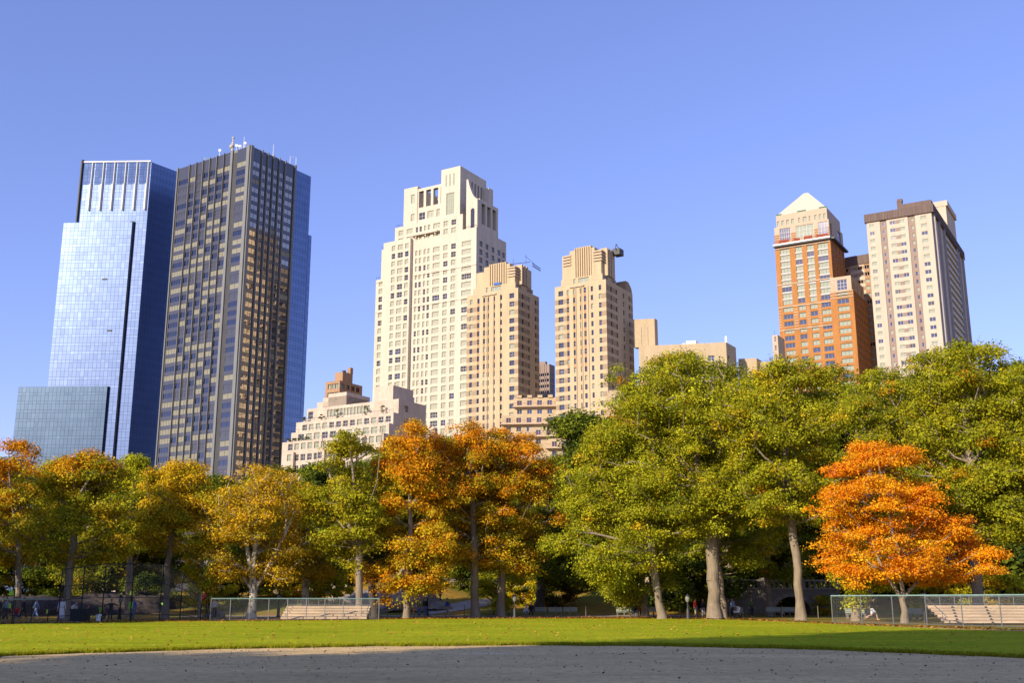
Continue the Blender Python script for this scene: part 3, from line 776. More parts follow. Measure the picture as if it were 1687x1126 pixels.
# ------------------------------------------------------------------ beige slab with roof box, right of the twins
def beige():
    b = Bld('apartment_building', 1196, 563, 350, -78, 31, 'plain beige building with roof tank box, just above the big green crowns', seed=29)
    zt = b.z(1196, 564); aw = b.a(1052, 564); bw = b.b(1212, 570)
    rw = rows_down(zt-3.6, 5, 3.3, .8, 1.8)
    b.tier(0, aw, 0, bw, 0, zt, dict(cols=[(4+k*5.2, 6+k*5.2) for k in range(int(aw/5.2)-1)], rows=rw, win=lambda i, j, w, h: ('gblue', 2, 2, 'framew', .1)), dict(cols=[(1, 2.5)], rows=rw))
    x0, x1 = b.a(1078, 523, 2), b.a(1043, 524, 2)
    b.tier(x0, x1, 2, 4.5, zt, b.z(1060, 525, x0, 2), dict(cols=[(x0+2.2, x0+2.35), (x0+4.4, x0+4.55)], rows=[(zt+.5, zt+7)], depth=.08, win=lambda i, j, w, h: ('blind', 1, 1, None, .1)))
    u = MB(); a = b.a(1138, 558, 3); b.bx(u, a-1.6, a+1.6, 3, 5, zt, zt+1.7); b.bx(u, a-4.5, a-1.9, 3, 4.6, zt, zt+.6); b.bx(u, a+1.9, a+2.8, 3, 4, zt, zt+.9); u.build('roof_unit', M['white'], b.root)
    p = MB(); a = b.a(1199, 556, 1); c = b.loc(b.pt(.6, 2), 0); p.tube((c[0], c[1], zt), (c[0], c[1], zt+2.4), .45, .35, 8); p.build('chimney', M['white'], b.root)
    b.tier(-6, 0, bw+2, bw+12, 0, zt-3.5); b.tier(-10, -6.02, bw+4, bw+12, 0, zt-4.5)
    b.finish([M['buff']])
beige()

# ------------------------------------------------------------------ orange brick tower with pyramid roof
def orange():
    b = Bld('apartment_tower', 1367, 384, 425, -60, 31, 'orange brick tower with cream pyramid roof and stone bands', seed=31)
    zb = b.z(1364, 389); aw = b.a(1276, 400); bw = b.b(1390, 405)
    zc = b.z(1356, 340); z454 = b.z(1370, 463); z500 = b.z(1372, 495)
    fr = [(.09, .265), (.365, .49), (.575, .70), (.77, .95)]
    cols = fr_cols(fr, aw)
    fh = 3.05
    glz = lambda i, j, w, h: ('pale' if b.rng.random() < .72 else 'gblue', 3 if w > 3.4 else 2, 1, 'frameg', .16)
    zm = z500
    # shaft below the bands: single windows; above: stacked glazed bays
    lowr = rows_down(zm, 3, fh, .7, 2.0); 
    midr = []
    z = zm+.7
    while z < zb-4: midr.append((z, z+2.1)); z += 2.75
    def mfo(i, j, ni, nj):
        if i % 2 and not j % 2 and 1 < j < nj-1: return 2
        return 0
    def mflow(i, j, ni, nj): return 0
    RD = lambda rws: dict(cols=[(bw*f, bw*f+1.3) for f in (.1, .35, .6, .85)], rows=rws, win=lambda i, j, w, h: ('gblue', 1, 1, 'frame', .1))
    b.tier(0, aw, 0, bw, 0, zm, dict(cols=cols, rows=lowr, win=glz, mf=mflow), RD(lowr))
    b.tier(0, aw, 0, bw, zm, zb, dict(cols=cols, rows=midr, win=glz, mf=mfo), RD(midr))
    # crown storeys in stone
    c3 = fr_cols([(.1, .3), (.4, .72), (.8, .97)], aw)
    zA = zb+(zc-zb)*.58
    b.tier(.15, aw-.15, .15, bw, zb, zA, dict(cols=c3, rows=[(zb+1.0, zA-.8)], depth=.3, win=lambda i, j, w, h: ('gblue' if i != 1 else 'pale', 5 if w > 4.5 else 3, 3, 'framew', .12), mf=lambda i, j, ni, nj: 1), dict(cols=[(2, 4.5), (bw*.6, bw*.85)], rows=[(zb+1.2, zA-1)]), m=1)
    b.tier(.8, aw-1.0, .8, bw-.5, zA, zc, dict(cols=fr_cols([(.06, .1), (.14, .19), (.23, .28), (.32, .37), (.45, .48), (.53, .6), (.64, .67), (.74, .78), (.82, .86), (.9, .94)], aw), rows=[(zA+.7, zA+2.9)], win=lambda i, j, w, h: ('pale', 1, 1, 'frame', .06)), m=1)
    py = MB(); P = lambda a, bb, z: b.loc(b.pt(a, bb), z)
    za = b.z(1330, 319, aw*.5, bw*.5); 
    a0, a1, b0, b1 = .9, aw-1.1, .9, bw-.6; am, bm = (a0+a1)/2, (b0+b1)/2; e = .9
    T = [P(am+e, bm-e, za), P(am-e, bm-e, za), P(am-e, bm+e, za), P(am+e, bm+e, za)]; B = [P(a1, b0, zc), P(a0, b0, zc), P(a0, b1, zc), P(a1, b1, zc)]
    for k in range(4): py.quad(B[k], B[(k+1) % 4], T[(k+1) % 4], T[k])
    py.quad(*T); py.build('pyramid_roof', M['pyr'], b.root)
    for (u0, u1) in ((a0, a0+3), (am-2, am+1.6), (a1-2.2, a1)): sh = MB(); b.bx(sh, u0, u1, b0-.1, b0+.8, zc+.01, zc+.55); sh.build('roof_planting', M['terr'], b.root)
    # suspended scaffold
    s = MB(); b.bx(s, -.3, aw+.3, -1.6, -.3, zb-.9, zb-.35); s.build('scaffold', M['white'], b.root)
    s = MB(); b.bx(s, -.3, aw+.3, -1.55, -.35, zb-1.5, zb-.95); b.bx(s, -1.8, -.32, -.3, bw, zb-1.3, zb-.6); s.build('ledge', M['steel'], b.root)
    s = MB()
    for k in range(24):
        a = aw*k/23; b.bx(s, a, a+.12, -1.6, -1.5, zb-.35, zb+.5)
    b.bx(s, 0, aw, -1.6, -1.52, zb+.5, zb+.62)
    s.build('railing', M['rust'], b.root)
    for k, (x0, x1) in enumerate(((.02, .22), (.3, .45), (.52, .63), (.72, .9))):
        s = MB(); b.bx(s, aw*x0, aw*x1, -1.4, -1.2, zb-.3, zb+.9+.3*(k % 2)); s.build('netting', M['rust'], b.root)
    # stone stripes
    st = MB()
    for z in [zm-.4, zm+9.2, zm-10.2]: st = MB(); b.bx(st, -.12, aw+.12, -.22, -.012, z, z+.42); st.build('stone_band', M['stonep'], b.root)
    st = MB()
    for (x0, x1) in ((0, .05), (.28, .35), (.51, .56), (.72, .76), (.965, 1.0)):
        for k in range(7): z = zm-8.8+k*1.15; b.bx(st, aw*(1-x1), aw*(1-x0), -.1, -.013, z, z+.28)
    for (x0, x1) in ((0, .09), (.31, .39), (.73, .79), (.97, 1.0)):
        for k in range(4): z = zb+.5+k*1.0; b.bx(st, aw*(1-x1), aw*(1-x0), -.05, .148, z, z+.5, 1)
    st.build('stone_stripes', [M['stonep'], M['orange']], b.root)
    st = MB(); b.bx(st, 0, aw, -.35, -.012, zb-2.3, zb-1.8); st.build('stone_band', M['stonep'], b.root)
    # lower wing in front to the right
    w0 = b.a(1405.5, 480, -1.5); zw = b.z(1404, 453, w0, -1.5); bww = b.b(1428, 500, w0)
    xw = b.a(1370, 520, -1.5)
    lr = rows_down(zw-6, 3, fh, .7, 2.0)
    b.tier(w0, xw, -1.5, bww, 0, zw-6.1, dict(cols=[(w0+(xw-w0)*.2, w0+(xw-w0)*.7)], rows=lr, win=glz), dict(cols=[(bww*f, bww*f+1.4) for f in (.06, .2, .34, .48, .62, .76, .9)], rows=lr, win=lambda i, j, w, h: ('gblue', 1, 1, 'frame', .1)))
    b.tier(w0+.6, xw-.2, -1.1, bww-1, zw-6.1, zw, dict(cols=[(w0+(xw-w0)*.25, w0+(xw-w0)*.68)], rows=[(zw-5.6, zw-1.3)], win=lambda i, j, w, h: ('gblue', 3, 3, 'framew', .12)), dict(cols=[(bww*f, bww*f+1.4) for f in (.1, .4, .7)], rows=[(zw-5, zw-2)]), m=1)
    st = MB()
    for k in range(3): b.bx(st, w0, xw, -1.75, -1.512, zw-6.6-k*1.2, zw-6.3-k*1.2)
    for k in range(5): z = zw-5.6+k*1.05; b.bx(st, xw-.2-(xw-w0)*.2, xw-.21, -1.2, -1.115, z, z+.5, 0); 
    st.build('stone_stripes', [M['stonep']], b.root)
    b.finish([M['orange'], M['stonep'], M['white_p']], 100)
orange()

# ------------------------------------------------------------------ cream tower at the right
def right_tower():
    b = Bld('apartment_tower', 1534, 350, 385, -60, 31, 'tall cream and grey slab tower with brown ribbed top at right', seed=37)
    zt = b.z(1534, 350); ztop = b.z(1534, 336.5); aw = b.a(1427, 365); bw = b.b(1584, 408)
    A = lambda px: b.a(px, 365+(1534-px)*.13)
    wl = [(1432.5, 1440.5), (1453, 1457), (1466, 1475), (1482, 1491), (1501, 1505), (1517, 1527)]
    # columns converge downward; intervals taken along the face at roof level
    cols = sorted([(A(x1), A(x0)) for x0, x1 in wl])
    fh = 3.02; rw = rows_down(zt-.2, 3, fh, .95, 1.45)
    pw = {}
    def win(i, j, w, h):
        r = b.rng.random(); return ('gblue' if r < .45 else ('pale' if r < .9 else 'gblack'), 2 if w > 1.6 else 1, 1, 'framew' if r < .6 else 'frame', .09)
    cuts = sorted([A(x) for x in (1450, 1461, 1496, 1508)])
    s0 = cuts
    def seg(a0, a1, m):
        cc = [c for c in cols if c[0] > a0 and c[1] < a1]
        b.tier(a0, a1, 0 if m == 0 else .35, bw, 0, zt, dict(cols=cc, rows=rw, win=win, m=m, mf=(lambda i, j, ni, nj: 1 if (i == 2 and ni == 5 and j % 2) else m)), None, m=m, roof=False)
    b.tier(0, aw, .9, bw, 0, zt-.1, m=0, R=None, roof=True)
    for (a0, a1, m) in ((0, s0[0], 0), (s0[0], s0[1], 1), (s0[1], s0[2], 0), (s0[2], s0[3], 1), (s0[3], aw, 0)):
        cc = [(c[0], c[1]) for c in cols if c[0] > a0 and c[1] < a1]
        off = 0 if m == 0 else .3
        P, Q = b.pt(a1, off), b.pt(a0, off)
        loc = sorted([(a1-c[1], a1-c[0]) for c in cc])
        b.face(P, Q, 0, zt, cols=loc, rows=rw, m=m, win=win, depth=.25, mf=(lambda i, j, ni, nj, m=m: 1 if (ni == 5 and i == 2 and j % 2) else m))
        for (aa, sgn) in ((a0, 1), (a1, -1)):
            p, q = (b.pt(aa, off), b.pt(aa, .9)) if sgn > 0 else (b.pt(aa, .9), b.pt(aa, off))
            b.face(p, q, 0, zt, m=m)
    # right face: fins and window stacks
    b.face(b.pt(-.01, .0), b.pt(-.01, bw), 0, zt, cols=[(bw*f, bw*f+bw*.07) for f in (.06, .2, .42, .52, .62, .85)], rows=rw, m=0, win=lambda i, j, w, h: ('gblue', 2, 1, 'framew', .1))
    fin = MB()
    for f in (.03, .17, .33, .74, .80, .95):
        fin.prism([b.loc(p, 0)[:2] for p in (b.pt(-.02, bw*f), b.pt(-.9, bw*f), b.pt(-.9, bw*f+.7), b.pt(-.02, bw*f+.7))], 0, zt)
    fin.build('fin', M['finr'], b.root)
    bl = MB()
    k = 0
    for (z0_, z1_) in rw:
        bl.prism([b.loc(p, 0)[:2] for p in (b.pt(-.02, bw*.36), b.pt(-.7, bw*.36), b.pt(-.7, bw*.72), b.pt(-.02, bw*.72))], z0_-.85, z0_-.1)
    bl.build('balcony', M['white_p'], b.root)
    # ribbed cap
    cap = MB(); b.bx(cap, -.9, aw+.6, -.6, bw+.3, zt, ztop)
    n = int(aw/1.0)
    for k in range(n): b.bx(cap, .2+k*aw/n, .5+k*aw/n, -.72, -.601, zt+.05, ztop-.05)
    for k in range(int(bw/1.4)): b.bx(cap, -1.02, -.901, .2+k*1.4, .5+k*1.4, zt+.05, ztop-.05)
    cap.build('cornice', M['rt_top'], b.root)
    ph = MB(); x0, x1 = b.a(1551, 328, 4), b.a(1487, 340, 4); zp = b.z(1551, 326, x0, 4)
    x0 = max(x0, .5)
    b.bx(ph, x0, x1, 4, bw*.62, ztop, zp-.8); ph.build('plant_room', M['rt_wall'], b.root)
    pc = MB(); b.bx(pc, x0-.2, x1+.2, 3.8, bw*.62+.2, zp-3.4, zp); pc.build('plant_room_cap', M['rt_top'], b.root)
    y0, y1 = b.b(1554, 340, .3), b.b(1568, 352, .3); zs = b.z(1554, 331, .3, y0); ph = MB(); b.bx(ph, -.6, 6, y0, y1, ztop+.01, zs-2.2); b.bx(ph, -1.3, 6.3, y0-.2, y1+.3, zs-2.2, zs); ph.build('stair_tower', M['rt_wall'], b.root)
    ch = MB(); a = b.a(1481, 330, 4); zk = b.z(1481, 328, a, 4); b.bx(ch, a-.9, a+.9, 4, 5.6, ztop, zk-.5); b.bx(ch, a-1.1, a+.7, 3.9, 5.7, zk-1.2, zk); ch.build('chimney', M['rt_top'], b.root)
    b.finish([M['rt_wall'], M['rt_strip']], 100)
    # brown building between
    b = Bld('apartment_building', 1432, 410, 440, -52, 31, 'brown topped slab squeezed between the orange tower and the cream slab tower', seed=39)
    zt = b.z(1428, 418); aw = b.a(1386, 424); 
    rw = rows_down(zt-4, 5, 3.05, .8, 1.5)
    b.tier(0, aw, 0, 12, 0, zt-4, dict(cols=[(aw*f, aw*f+2.0) for f in (.06, .3, .55, .8)], rows=rw, win=lambda i, j, w, h: ('pale' if b.rng.random() < .6 else 'gblue', 2, 1, 'framew', .1), mf=lambda i, j, ni, nj: 1 if i <= 2 or i > ni-3 else (1 if j % 2 else 0)))
    cap = MB(); b.bx(cap, -.5, aw+.5, -.4, 12.4, zt-4, zt); cap.build('cornice', M['rt_top'], b.root)
    w = MB(); b.bx(w, aw*.55, aw*.95, 4, 9, zt, zt+1.6); w.build('plant_room', M['rt_wall'], b.root)
    b.finish([M['rt_wall'], M['brownbrick']])
right_tower()
def stub():
    b = Bld('apartment_building', 1281, 552, 380, -60, 31, 'narrow cream building sliver just left of the orange tower', seed=41)
    aw = b.a(1272, 553); zt = b.z(1281, 552); b.tier(0, aw, 0, 8, 0, zt, dict(cols=[(aw*.3, aw*.6)], rows=rows_down(zt, 5, 3.2, .8, 1.8))); 
    m = MB(); c = b.loc(b.pt(aw*.7, 1), 0); m.tube((c[0], c[1], zt), (c[0], c[1], zt+2), .05); m.build('aerial', M['steel'], b.root)
    b.finish([M['stonep']])
stub()
def street_row():
    specs = [(60, 250, 280, 'lime_old', 842, 'pale stone building glimpsed low behind the leftmost park trees'),
             (1000, 1290, 270, 'buff', 640, 'buff building hidden behind the tall green crowns at centre right'),
             (1440, 1600, 270, 'lime', 640, 'white building glimpsed through the green crown above the orange maple'),
             (1600, 1760, 270, 'buff', 660, 'buff building behind the rightmost green crowns')]
    for k, (x0, x1, Y, m, py, lab) in enumerate(specs):
        b = Bld('apartment_building', x1, py, Y, -86, 31, lab, seed=50+k)
        a = b.a(x0, py); z = b.z(x1, py)
        n = int(a/3.6); rw = rows_down(z-1, 2, 3.2, .9, 1.7)
        b.tier(0, a, 0, 18, 0, z, dict(cols=[(1+i*3.6, 2.5+i*3.6) for i in range(n)], rows=rw, win=lambda i, j, w, h: ('gblue' if b.rng.random() < .6 else 'pale', 2, 1, 'framew', .1)), parapet=.6)
        b.finish([M[m]], 40)
street_row()
# ================================================================== TREES
M['bark'] = mat('grey_brown_bark', (.24, .19, .135), .95, var=.25, scale=2.2, stretch=(3, 3, .5), bump=.6, var2=.12, scale2=.8)
M['bark_dark'] = mat('dark_bark', (.075, .06, .05), .95, var=.25, scale=2.2, stretch=(3, 3, .5), bump=.5)
def sycbark():
    m, nt, b = new_mat('mottled_pale_bark'); b.inputs['Roughness'].default_value = .85
    tc = N(nt, 'ShaderNodeTexCoord'); nz = N(nt, 'ShaderNodeTexNoise'); nz.inputs['Scale'].default_value = 2.6; nz.inputs['Detail'].default_value = 3
    nt.links.new(tc.outputs['Object'], nz.inputs['Vector'])
    cr = N(nt, 'ShaderNodeValToRGB'); nt.links.new(nz.outputs['Fac'], cr.inputs[0])
    cr.color_ramp.elements[0].position = .40; cr.color_ramp.elements[0].color = (.16, .13, .09, 1)
    cr.color_ramp.elements[1].position = .52; cr.color_ramp.elements[1].color = (.50, .44, .33, 1)
    nt.links.new(cr.outputs[0], b.inputs['Base Color']); return m
M['syc'] = sycbark()
# leaf colours (linear)
G1 = (.37, .365, .02); G2 = (.235, .26, .018); G3 = (.48, .42, .02); GO = (.72, .43, .02); OR = (.74, .27, .012); RD = (.42, .07, .012); BO = (.92, .35, .012); BO2 = (.92, .46, .02)
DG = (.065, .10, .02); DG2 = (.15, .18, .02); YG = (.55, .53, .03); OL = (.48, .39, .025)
def frustums(P, Q, R0, R1, n):
    D = Q-P; D0 = D/np.maximum(np.linalg.norm(D, axis=1, keepdims=True), 1e-6); P = P-D0*(R0*.22)[:, None]; D = Q-P; L = np.linalg.norm(D, axis=1, keepdims=True); D = D/np.maximum(L, 1e-6)
    ref = np.where(np.abs(D[:, 2:3]) > .9, np.array([[1., 0, 0]]), np.array([[0, 0, 1.]]))
    U = np.cross(D, ref); U /= np.linalg.norm(U, axis=1, keepdims=True); W = np.cross(D, U)
    a = np.arange(n)*2*PI/n; ca, sa = np.cos(a), np.sin(a)
    ring = U[:, None, :]*ca[None, :, None]+W[:, None, :]*sa[None, :, None]
    V = np.concatenate([P[:, None, :]+ring*R0[:, None, None], Q[:, None, :]+ring*R1[:, None, None]], axis=1)  # (m,2n,3)
    m = len(P); i = np.arange(n); j = (i+1) % n
    f = np.stack([i, i+n, j+n, j], axis=1)
    Fq = (np.arange(m)*2*n)[:, None, None]+f[None]
    return V.reshape(-1, 3), Fq.reshape(-1, 4)
def make_wood(trunk, clumps, rng, r_base, twig=.025, up=.6, forks=None):
    """trunk: list of points; grows limbs to every clump; returns V,F"""
    nodes = [np.array(p, float) for p in trunk]; par = [-1]+list(range(len(trunk)-1)); pl = [0.]
    for i in range(1, len(nodes)): pl.append(pl[-1]+np.linalg.norm(nodes[i]-nodes[i-1]))
    if forks:
        for fk in forks:
            pi = fk[0]
            for p in fk[1:]:
                nodes.append(np.array(p, float)); par.append(pi); pl.append(pl[pi]+np.linalg.norm(nodes[-1]-nodes[pi])); pi = len(nodes)-1
    top = np.array(trunk[-1]); start = 0
    for i, p in enumerate(trunk):
        if p[2] > trunk[-1][2]*.30: start = i; break
    order = np.argsort(np.linalg.norm(clumps-top*.8, axis=1)+rng.random(len(clumps)))
    cap = 4096; arr = np.zeros((cap, 3)); plen = np.zeros(cap); n = len(nodes); arr[:n] = nodes; plen[:n] = pl
    ok = np.zeros(cap, bool); ok[start:n] = True
    tips = []
    for k in order:
        c = clumps[k]; d = c-arr[:n]; dist = np.linalg.norm(d, axis=1); dh = np.linalg.norm(d[:, :2], axis=1)
        pen = np.maximum(0, (arr[:n, 2]-c[2])+.25*dh)*1.6
        cost = dist+.22*plen[:n]+pen+np.where(ok[:n], 0, 1e3)
        b = int(np.argmin(cost)); seg = max(1, int(dist[b]/1.1)); p0 = arr[b].copy(); prev = b
        for s in range(1, seg+1):
            t = s/seg; q = p0+(c-p0)*t; q[2] += -up*.22*dist[b]*math.sin(PI*t)*.5
            if s < seg: q += rng.normal(0, .10*min(1, dist[b]/3), 3)
            if n >= cap: break
            arr[n] = q; plen[n] = plen[prev]+dist[b]/seg; par.append(prev); ok[n] = True; prev = n; n += 1
        tips.append(prev)
    cnt = np.zeros(n)
    for t in tips: cnt[t] += 1
    for i in range(n-1, 0, -1):
        if par[i] >= 0: cnt[par[i]] += cnt[i]
    par = np.array(par[:n]); rad = twig*np.power(np.maximum(cnt, 1), .46)
    sc = r_base/rad[0]; tl = len(trunk)
    rad = twig+(rad-twig)*sc*1.0
    # taper along trunk
    idx = np.arange(1, n); P = arr[par[idx]]; Q = arr[idx]; R1 = rad[idx]; R0 = np.minimum(rad[par[idx]], rad[idx]*1.25)
    main = idx < tl; R0 = np.where(main, rad[par[idx]], R0)
    big = R0 > .09
    out = [frustums(P[big], Q[big], R0[big], R1[big], 8)]
    if (~big).any(): out.append(frustums(P[~big], Q[~big], R0[~big], R1[~big], 4))
    V = np.concatenate([o[0] for o in out]); Fs = np.concatenate([out[0][1]]+([out[1][1]+len(out[0][0])] if len(out) > 1 else []))
    return V, Fs
def leaf_quads(C, S, n_per, size, rng, colf, flat=.5, droop=.35):
    K = len(C); tot = int(K*n_per); ci = rng.integers(0, K, tot)
    d = rng.normal(size=(tot, 3)); d /= np.linalg.norm(d, axis=1, keepdims=True)
    r = rng.random(tot)**.45*(.8+.45*rng.random(tot)**2); s = S[ci]
    off = d*r[:, None]*s[:, None]; off[:, 2] *= flat
    off[:, 2] -= droop*(off[:, 0]**2+off[:, 1]**2)/np.maximum(s, .2)
    # sub-sprays: leaves gather round a few twigs of the clump
    p = C[ci]+off
    nrm = .7*d+np.array([0, 0, .55])+.52*rng.normal(size=(tot, 3)); nrm /= np.linalg.norm(nrm, axis=1, keepdims=True)
    t = np.cross(nrm, rng.normal(size=(tot, 3))); t /= np.linalg.norm(t, axis=1, keepdims=True)+1e-9
    bt = np.cross(nrm, t); L = size*(.45+1.1*rng.random(tot)**1.3)
    a = t*(L*.5)[:, None]; bb = bt*(L*.36)[:, None]; k = nrm*(L*.10)[:, None]
    V = np.stack([p-a, p+bb-k*1., p+a, p-bb-k*1.], axis=1).reshape(-1, 3)
    Fq = np.arange(tot*4).reshape(-1, 4)
    return V, Fq, colf(p, ci, rng)
def palette(cols, w, spec=None, jit=.09):
    """clump-wise choice among colours, blended by height etc. spec(p)-> extra weight of last colour"""
    cols = np.array(cols)
    def f(C, H):
        def g(p, ci, rng):
            K = len(C); base = rng.choice(len(cols), K, p=np.array(w)/sum(w)); cc = cols[base].copy()
            if spec is not None:
                u = np.clip(spec(C, H), 0, 1); pick = rng.random(K) < u; cc[pick] = cols[-1]
            nb = cols[rng.choice(len(cols), K, p=np.array(w)/sum(w))]; cc = cc*.72+nb*.28
            cc *= (1+rng.normal(0, .13, (K, 1)))
            c = cc[ci]; st = rng.random(len(p)) < .035; c[st] = cols[rng.integers(0, len(cols), st.sum())]
            return np.clip(c*(1+rng.normal(0, jit, (len(p), 1))), .005, .95)
        return g
    return f
def profile(kind, t):
    t = np.clip(t, 0, 1)
    if kind == 'round': return np.sqrt(np.clip(1-(2*t-1)**2, 0, 1))**.8
    if kind == 'dome': return np.clip(1-t**2.3, 0, 1)**.62*np.minimum(1, .45+t/.28)
    if kind == 'flat': return np.clip(1-t**4.5, 0, 1)**.55*np.minimum(1, .55+t/.4)
    if kind == 'cone': return np.clip(1-t, 0, 1)**.75*np.minimum(1, .35+t/.18)
    if kind == 'vase': return np.clip(1-t**3, 0, 1)**.6*(.45+.55*np.minimum(1, t/.6))
    if kind == 'column': return np.clip(1-t**3, 0, 1)**.5*np.minimum(1, .6+t/.2)*.9
BZ = [.55]
def crown_points(z0, z1, rx, ry, kind, n, rng, cx=0., cy=0., shell=.5, lob=.2):
    if n >= 60:
        m = max(10, int(n/8.5)); B = crown_points(z0, z1, rx*.95, ry*.95, kind, -m, rng, cx, cy, shell, lob); out = []
        w = .5+rng.random(len(B)); w /= w.sum(); Rb = .26*(rx+ry)/2*(.75+.6*rng.random(len(B)))+.35
        while len(out) < n:
            k = rng.choice(len(B), p=w); d = rng.normal(size=3); d /= np.linalg.norm(d); u = rng.random()**.5
            p = B[k]+d*u*Rb[k]*np.array([1.15, 1.15, BZ[0]]); p[2] -= .10*((p[0]-B[k][0])**2+(p[1]-B[k][1])**2)/Rb[k]
            if p[2] > z1 or p[2] < z0-.6: continue
            out.append(p)
        return np.array(out)
    n = abs(n)
    ph = rng.random(6)*6.3; out = []
    while len(out) < n:
        t = rng.random(); th = rng.random()*2*PI; R = float(profile(kind, t))
        R *= 1+lob*.6*math.sin(3*th+ph[0]+4*t)+lob*.5*math.sin(5*th+ph[1]-9*t)+lob*.4*math.sin(14*t+ph[2]+th)
        u = (shell+(1-shell)*rng.random()**.6) if rng.random() < .75 else rng.random()**.5
        if rng.random() > R*1.1+.12: continue
        out.append((cx+R*u*rx*math.cos(th), cy+R*u*ry*math.sin(th), z0+(z1-z0)*t))
    return np.array(out)
TREES = {}
def tree(name, label, cat, px, Y, crown, kind, pal, seed, r=.35, n=230, lpc=149, size=0.178, cs=1.15, bark='bark', lean=None, group=None, extra=(), forks=None, twig=.038, flat=.5, ncl=None, shell=.5, lob=.22, droop=.35, depth=.9, tophi=.82):
    """px: trunk base pixel column; crown=(x0,x1,ytop,ybot) pixels at distance Y"""
    rng = np.random.default_rng(seed); n = int(n*1.5)
    base = at(px, 1000, Y); bx_, by_ = base.x, Y; z0g = hz(bx_, by_)
    x0, x1, yt, yb = crown; pt = at((x0+x1)/2, (yt+yb)/2, Y)
    L, R = at(x0, (yt+yb)/2, Y), at(x1, (yt+yb)/2, Y); rx = (R.x-L.x)/2; cx = pt.x-bx_
    zt = at(px, yt, Y).z-z0g; zb = at(px, yb, Y).z-z0g
    pts = crown_points(zb, zt-cs*.3, rx-cs*.5, (rx-cs*.5)*depth, kind, n, rng, cx, 0, shell, lob)
    for (ex0, ex1, eyt, eyb, en) in extra:
        p = at((ex0+ex1)/2, (eyt+eyb)/2, Y); l, rr = at(ex0, eyt, Y), at(ex1, eyt, Y)
        pts = np.concatenate([pts, crown_points(at(px, eyb, Y).z-z0g, at(px, eyt, Y).z-z0g-.2, max(.5, (rr.x-l.x)/2-.4*cs), (rr.x-l.x)/2*.8, 'round', en, rng, p.x-bx_, 0, .3)])
    S = cs*(.7+.6*rng.random(len(pts)))
    # trunk line
    if lean is not None: tp = at(lean[0], lean[1], Y); tx, tz = tp.x-bx_, tp.z-z0g
    else: tx, tz = cx*.25, zb+(zt-zb)*.15
    k = 7; tr = [(0, 0, -.15), (0, 0, .35)]
    for i in range(1, k+1):
        t = i/k; tr.append((tx*t+rng.normal(0, .05), rng.normal(0, .05), .35+(tz-.35)*t))
    ttop = zb+(zt-zb)*tophi; m = 6
    for i in range(1, m+1):
        t = i/m; tr.append((tx+(cx-tx)*t*.9+rng.normal(0, .12), rng.normal(0, .15), tz+(ttop-tz)*t))
    V, Fq = make_wood(tr, pts, rng, r, twig, forks=forks)
    # root flare
    zz = V[:, 2]; fl = 1+.75*np.exp(-np.maximum(zz, 0)/.42); nr = np.hypot(V[:, 0], V[:, 1]) < r*1.6; low = (zz < 2.2) & nr
    ang = np.arctan2(V[:, 1], V[:, 0]); fl = 1+(fl-1)*(1+.3*np.sin(ang*5+seed))
    V[low, 0] *= fl[low]; V[low, 1] *= fl[low]
    wood = np_mesh('trunk', V, Fq, M[bark], smooth=True)
    H = (zb, zt)
    LV, LF, LC = leaf_quads(pts, S, lpc, size, rng, pal(pts, H), flat, droop)
    cm = np_mesh('crown', LV, LF, LEAF, LC)
    root = empty(name, (bx_, by_, z0g), label, cat, group)
    inst('trunk', wood, root); inst('crown', cm, root)
    TREES[seed] = (root, H, rx); return root
top_w = lambda lo, hi, s=1.: (lambda C, H: s*np.clip(((C[:, 2]-H[0])/(H[1]-H[0])-lo)/(hi-lo), 0, 1))
low_w = lambda lo, hi, s=1.: (lambda C, H: s*np.clip((hi-(C[:, 2]-H[0])/(H[1]-H[0]))/(hi-lo), 0, 1))
gr = 'trees along the edge of the ball field'
P_ = palette
tree('maple_tree', 'tree with bright rusty orange top at the left edge of the picture', 'tree', 30, 104, (-70, 78, 712, 930), 'dome', P_([G2, OL, GO, OR], [2, 3, 2, .3], top_w(.35, .8, .9)), 101, r=.26, n=230, group=gr)
tree('park_tree', 'dark trunked tree with olive crown and orange tips behind the tall netting at left', 'tree', 109, 92, (48, 228, 742, 925), 'flat', P_([G2, OL, G1, GO, OR], [2, 3, 2, 1.5, .2], top_w(.6, 1.1, .5)), 102, r=.32, n=290, lean=(122, 880), group=gr)
tree('park_tree', 'tall slim double stemmed tree with light yellow green top at left', 'tree', 212, 112, (175, 268, 738, 905), 'vase', P_([YG, G1, G3, G2], [3, 2, 1, 1]), 103, r=.3, n=150, lpc=136, lean=(216, 800), shell=.3, forks=[(3, (.5, .1, 6.), (1.4, .2, 10.), (1.9, .2, 14))], group=gr)
tree('golden_tree', 'golden crowned tree with straight slim trunk behind the netting', 'tree', 273, 100, (218, 356, 752, 910), 'flat', P_([GO, G3, OL, G2, GO], [3, 3, 2, 2, 1], top_w(.3, .8, .7)), 104, r=.26, n=210, lean=(282, 880), group=gr)
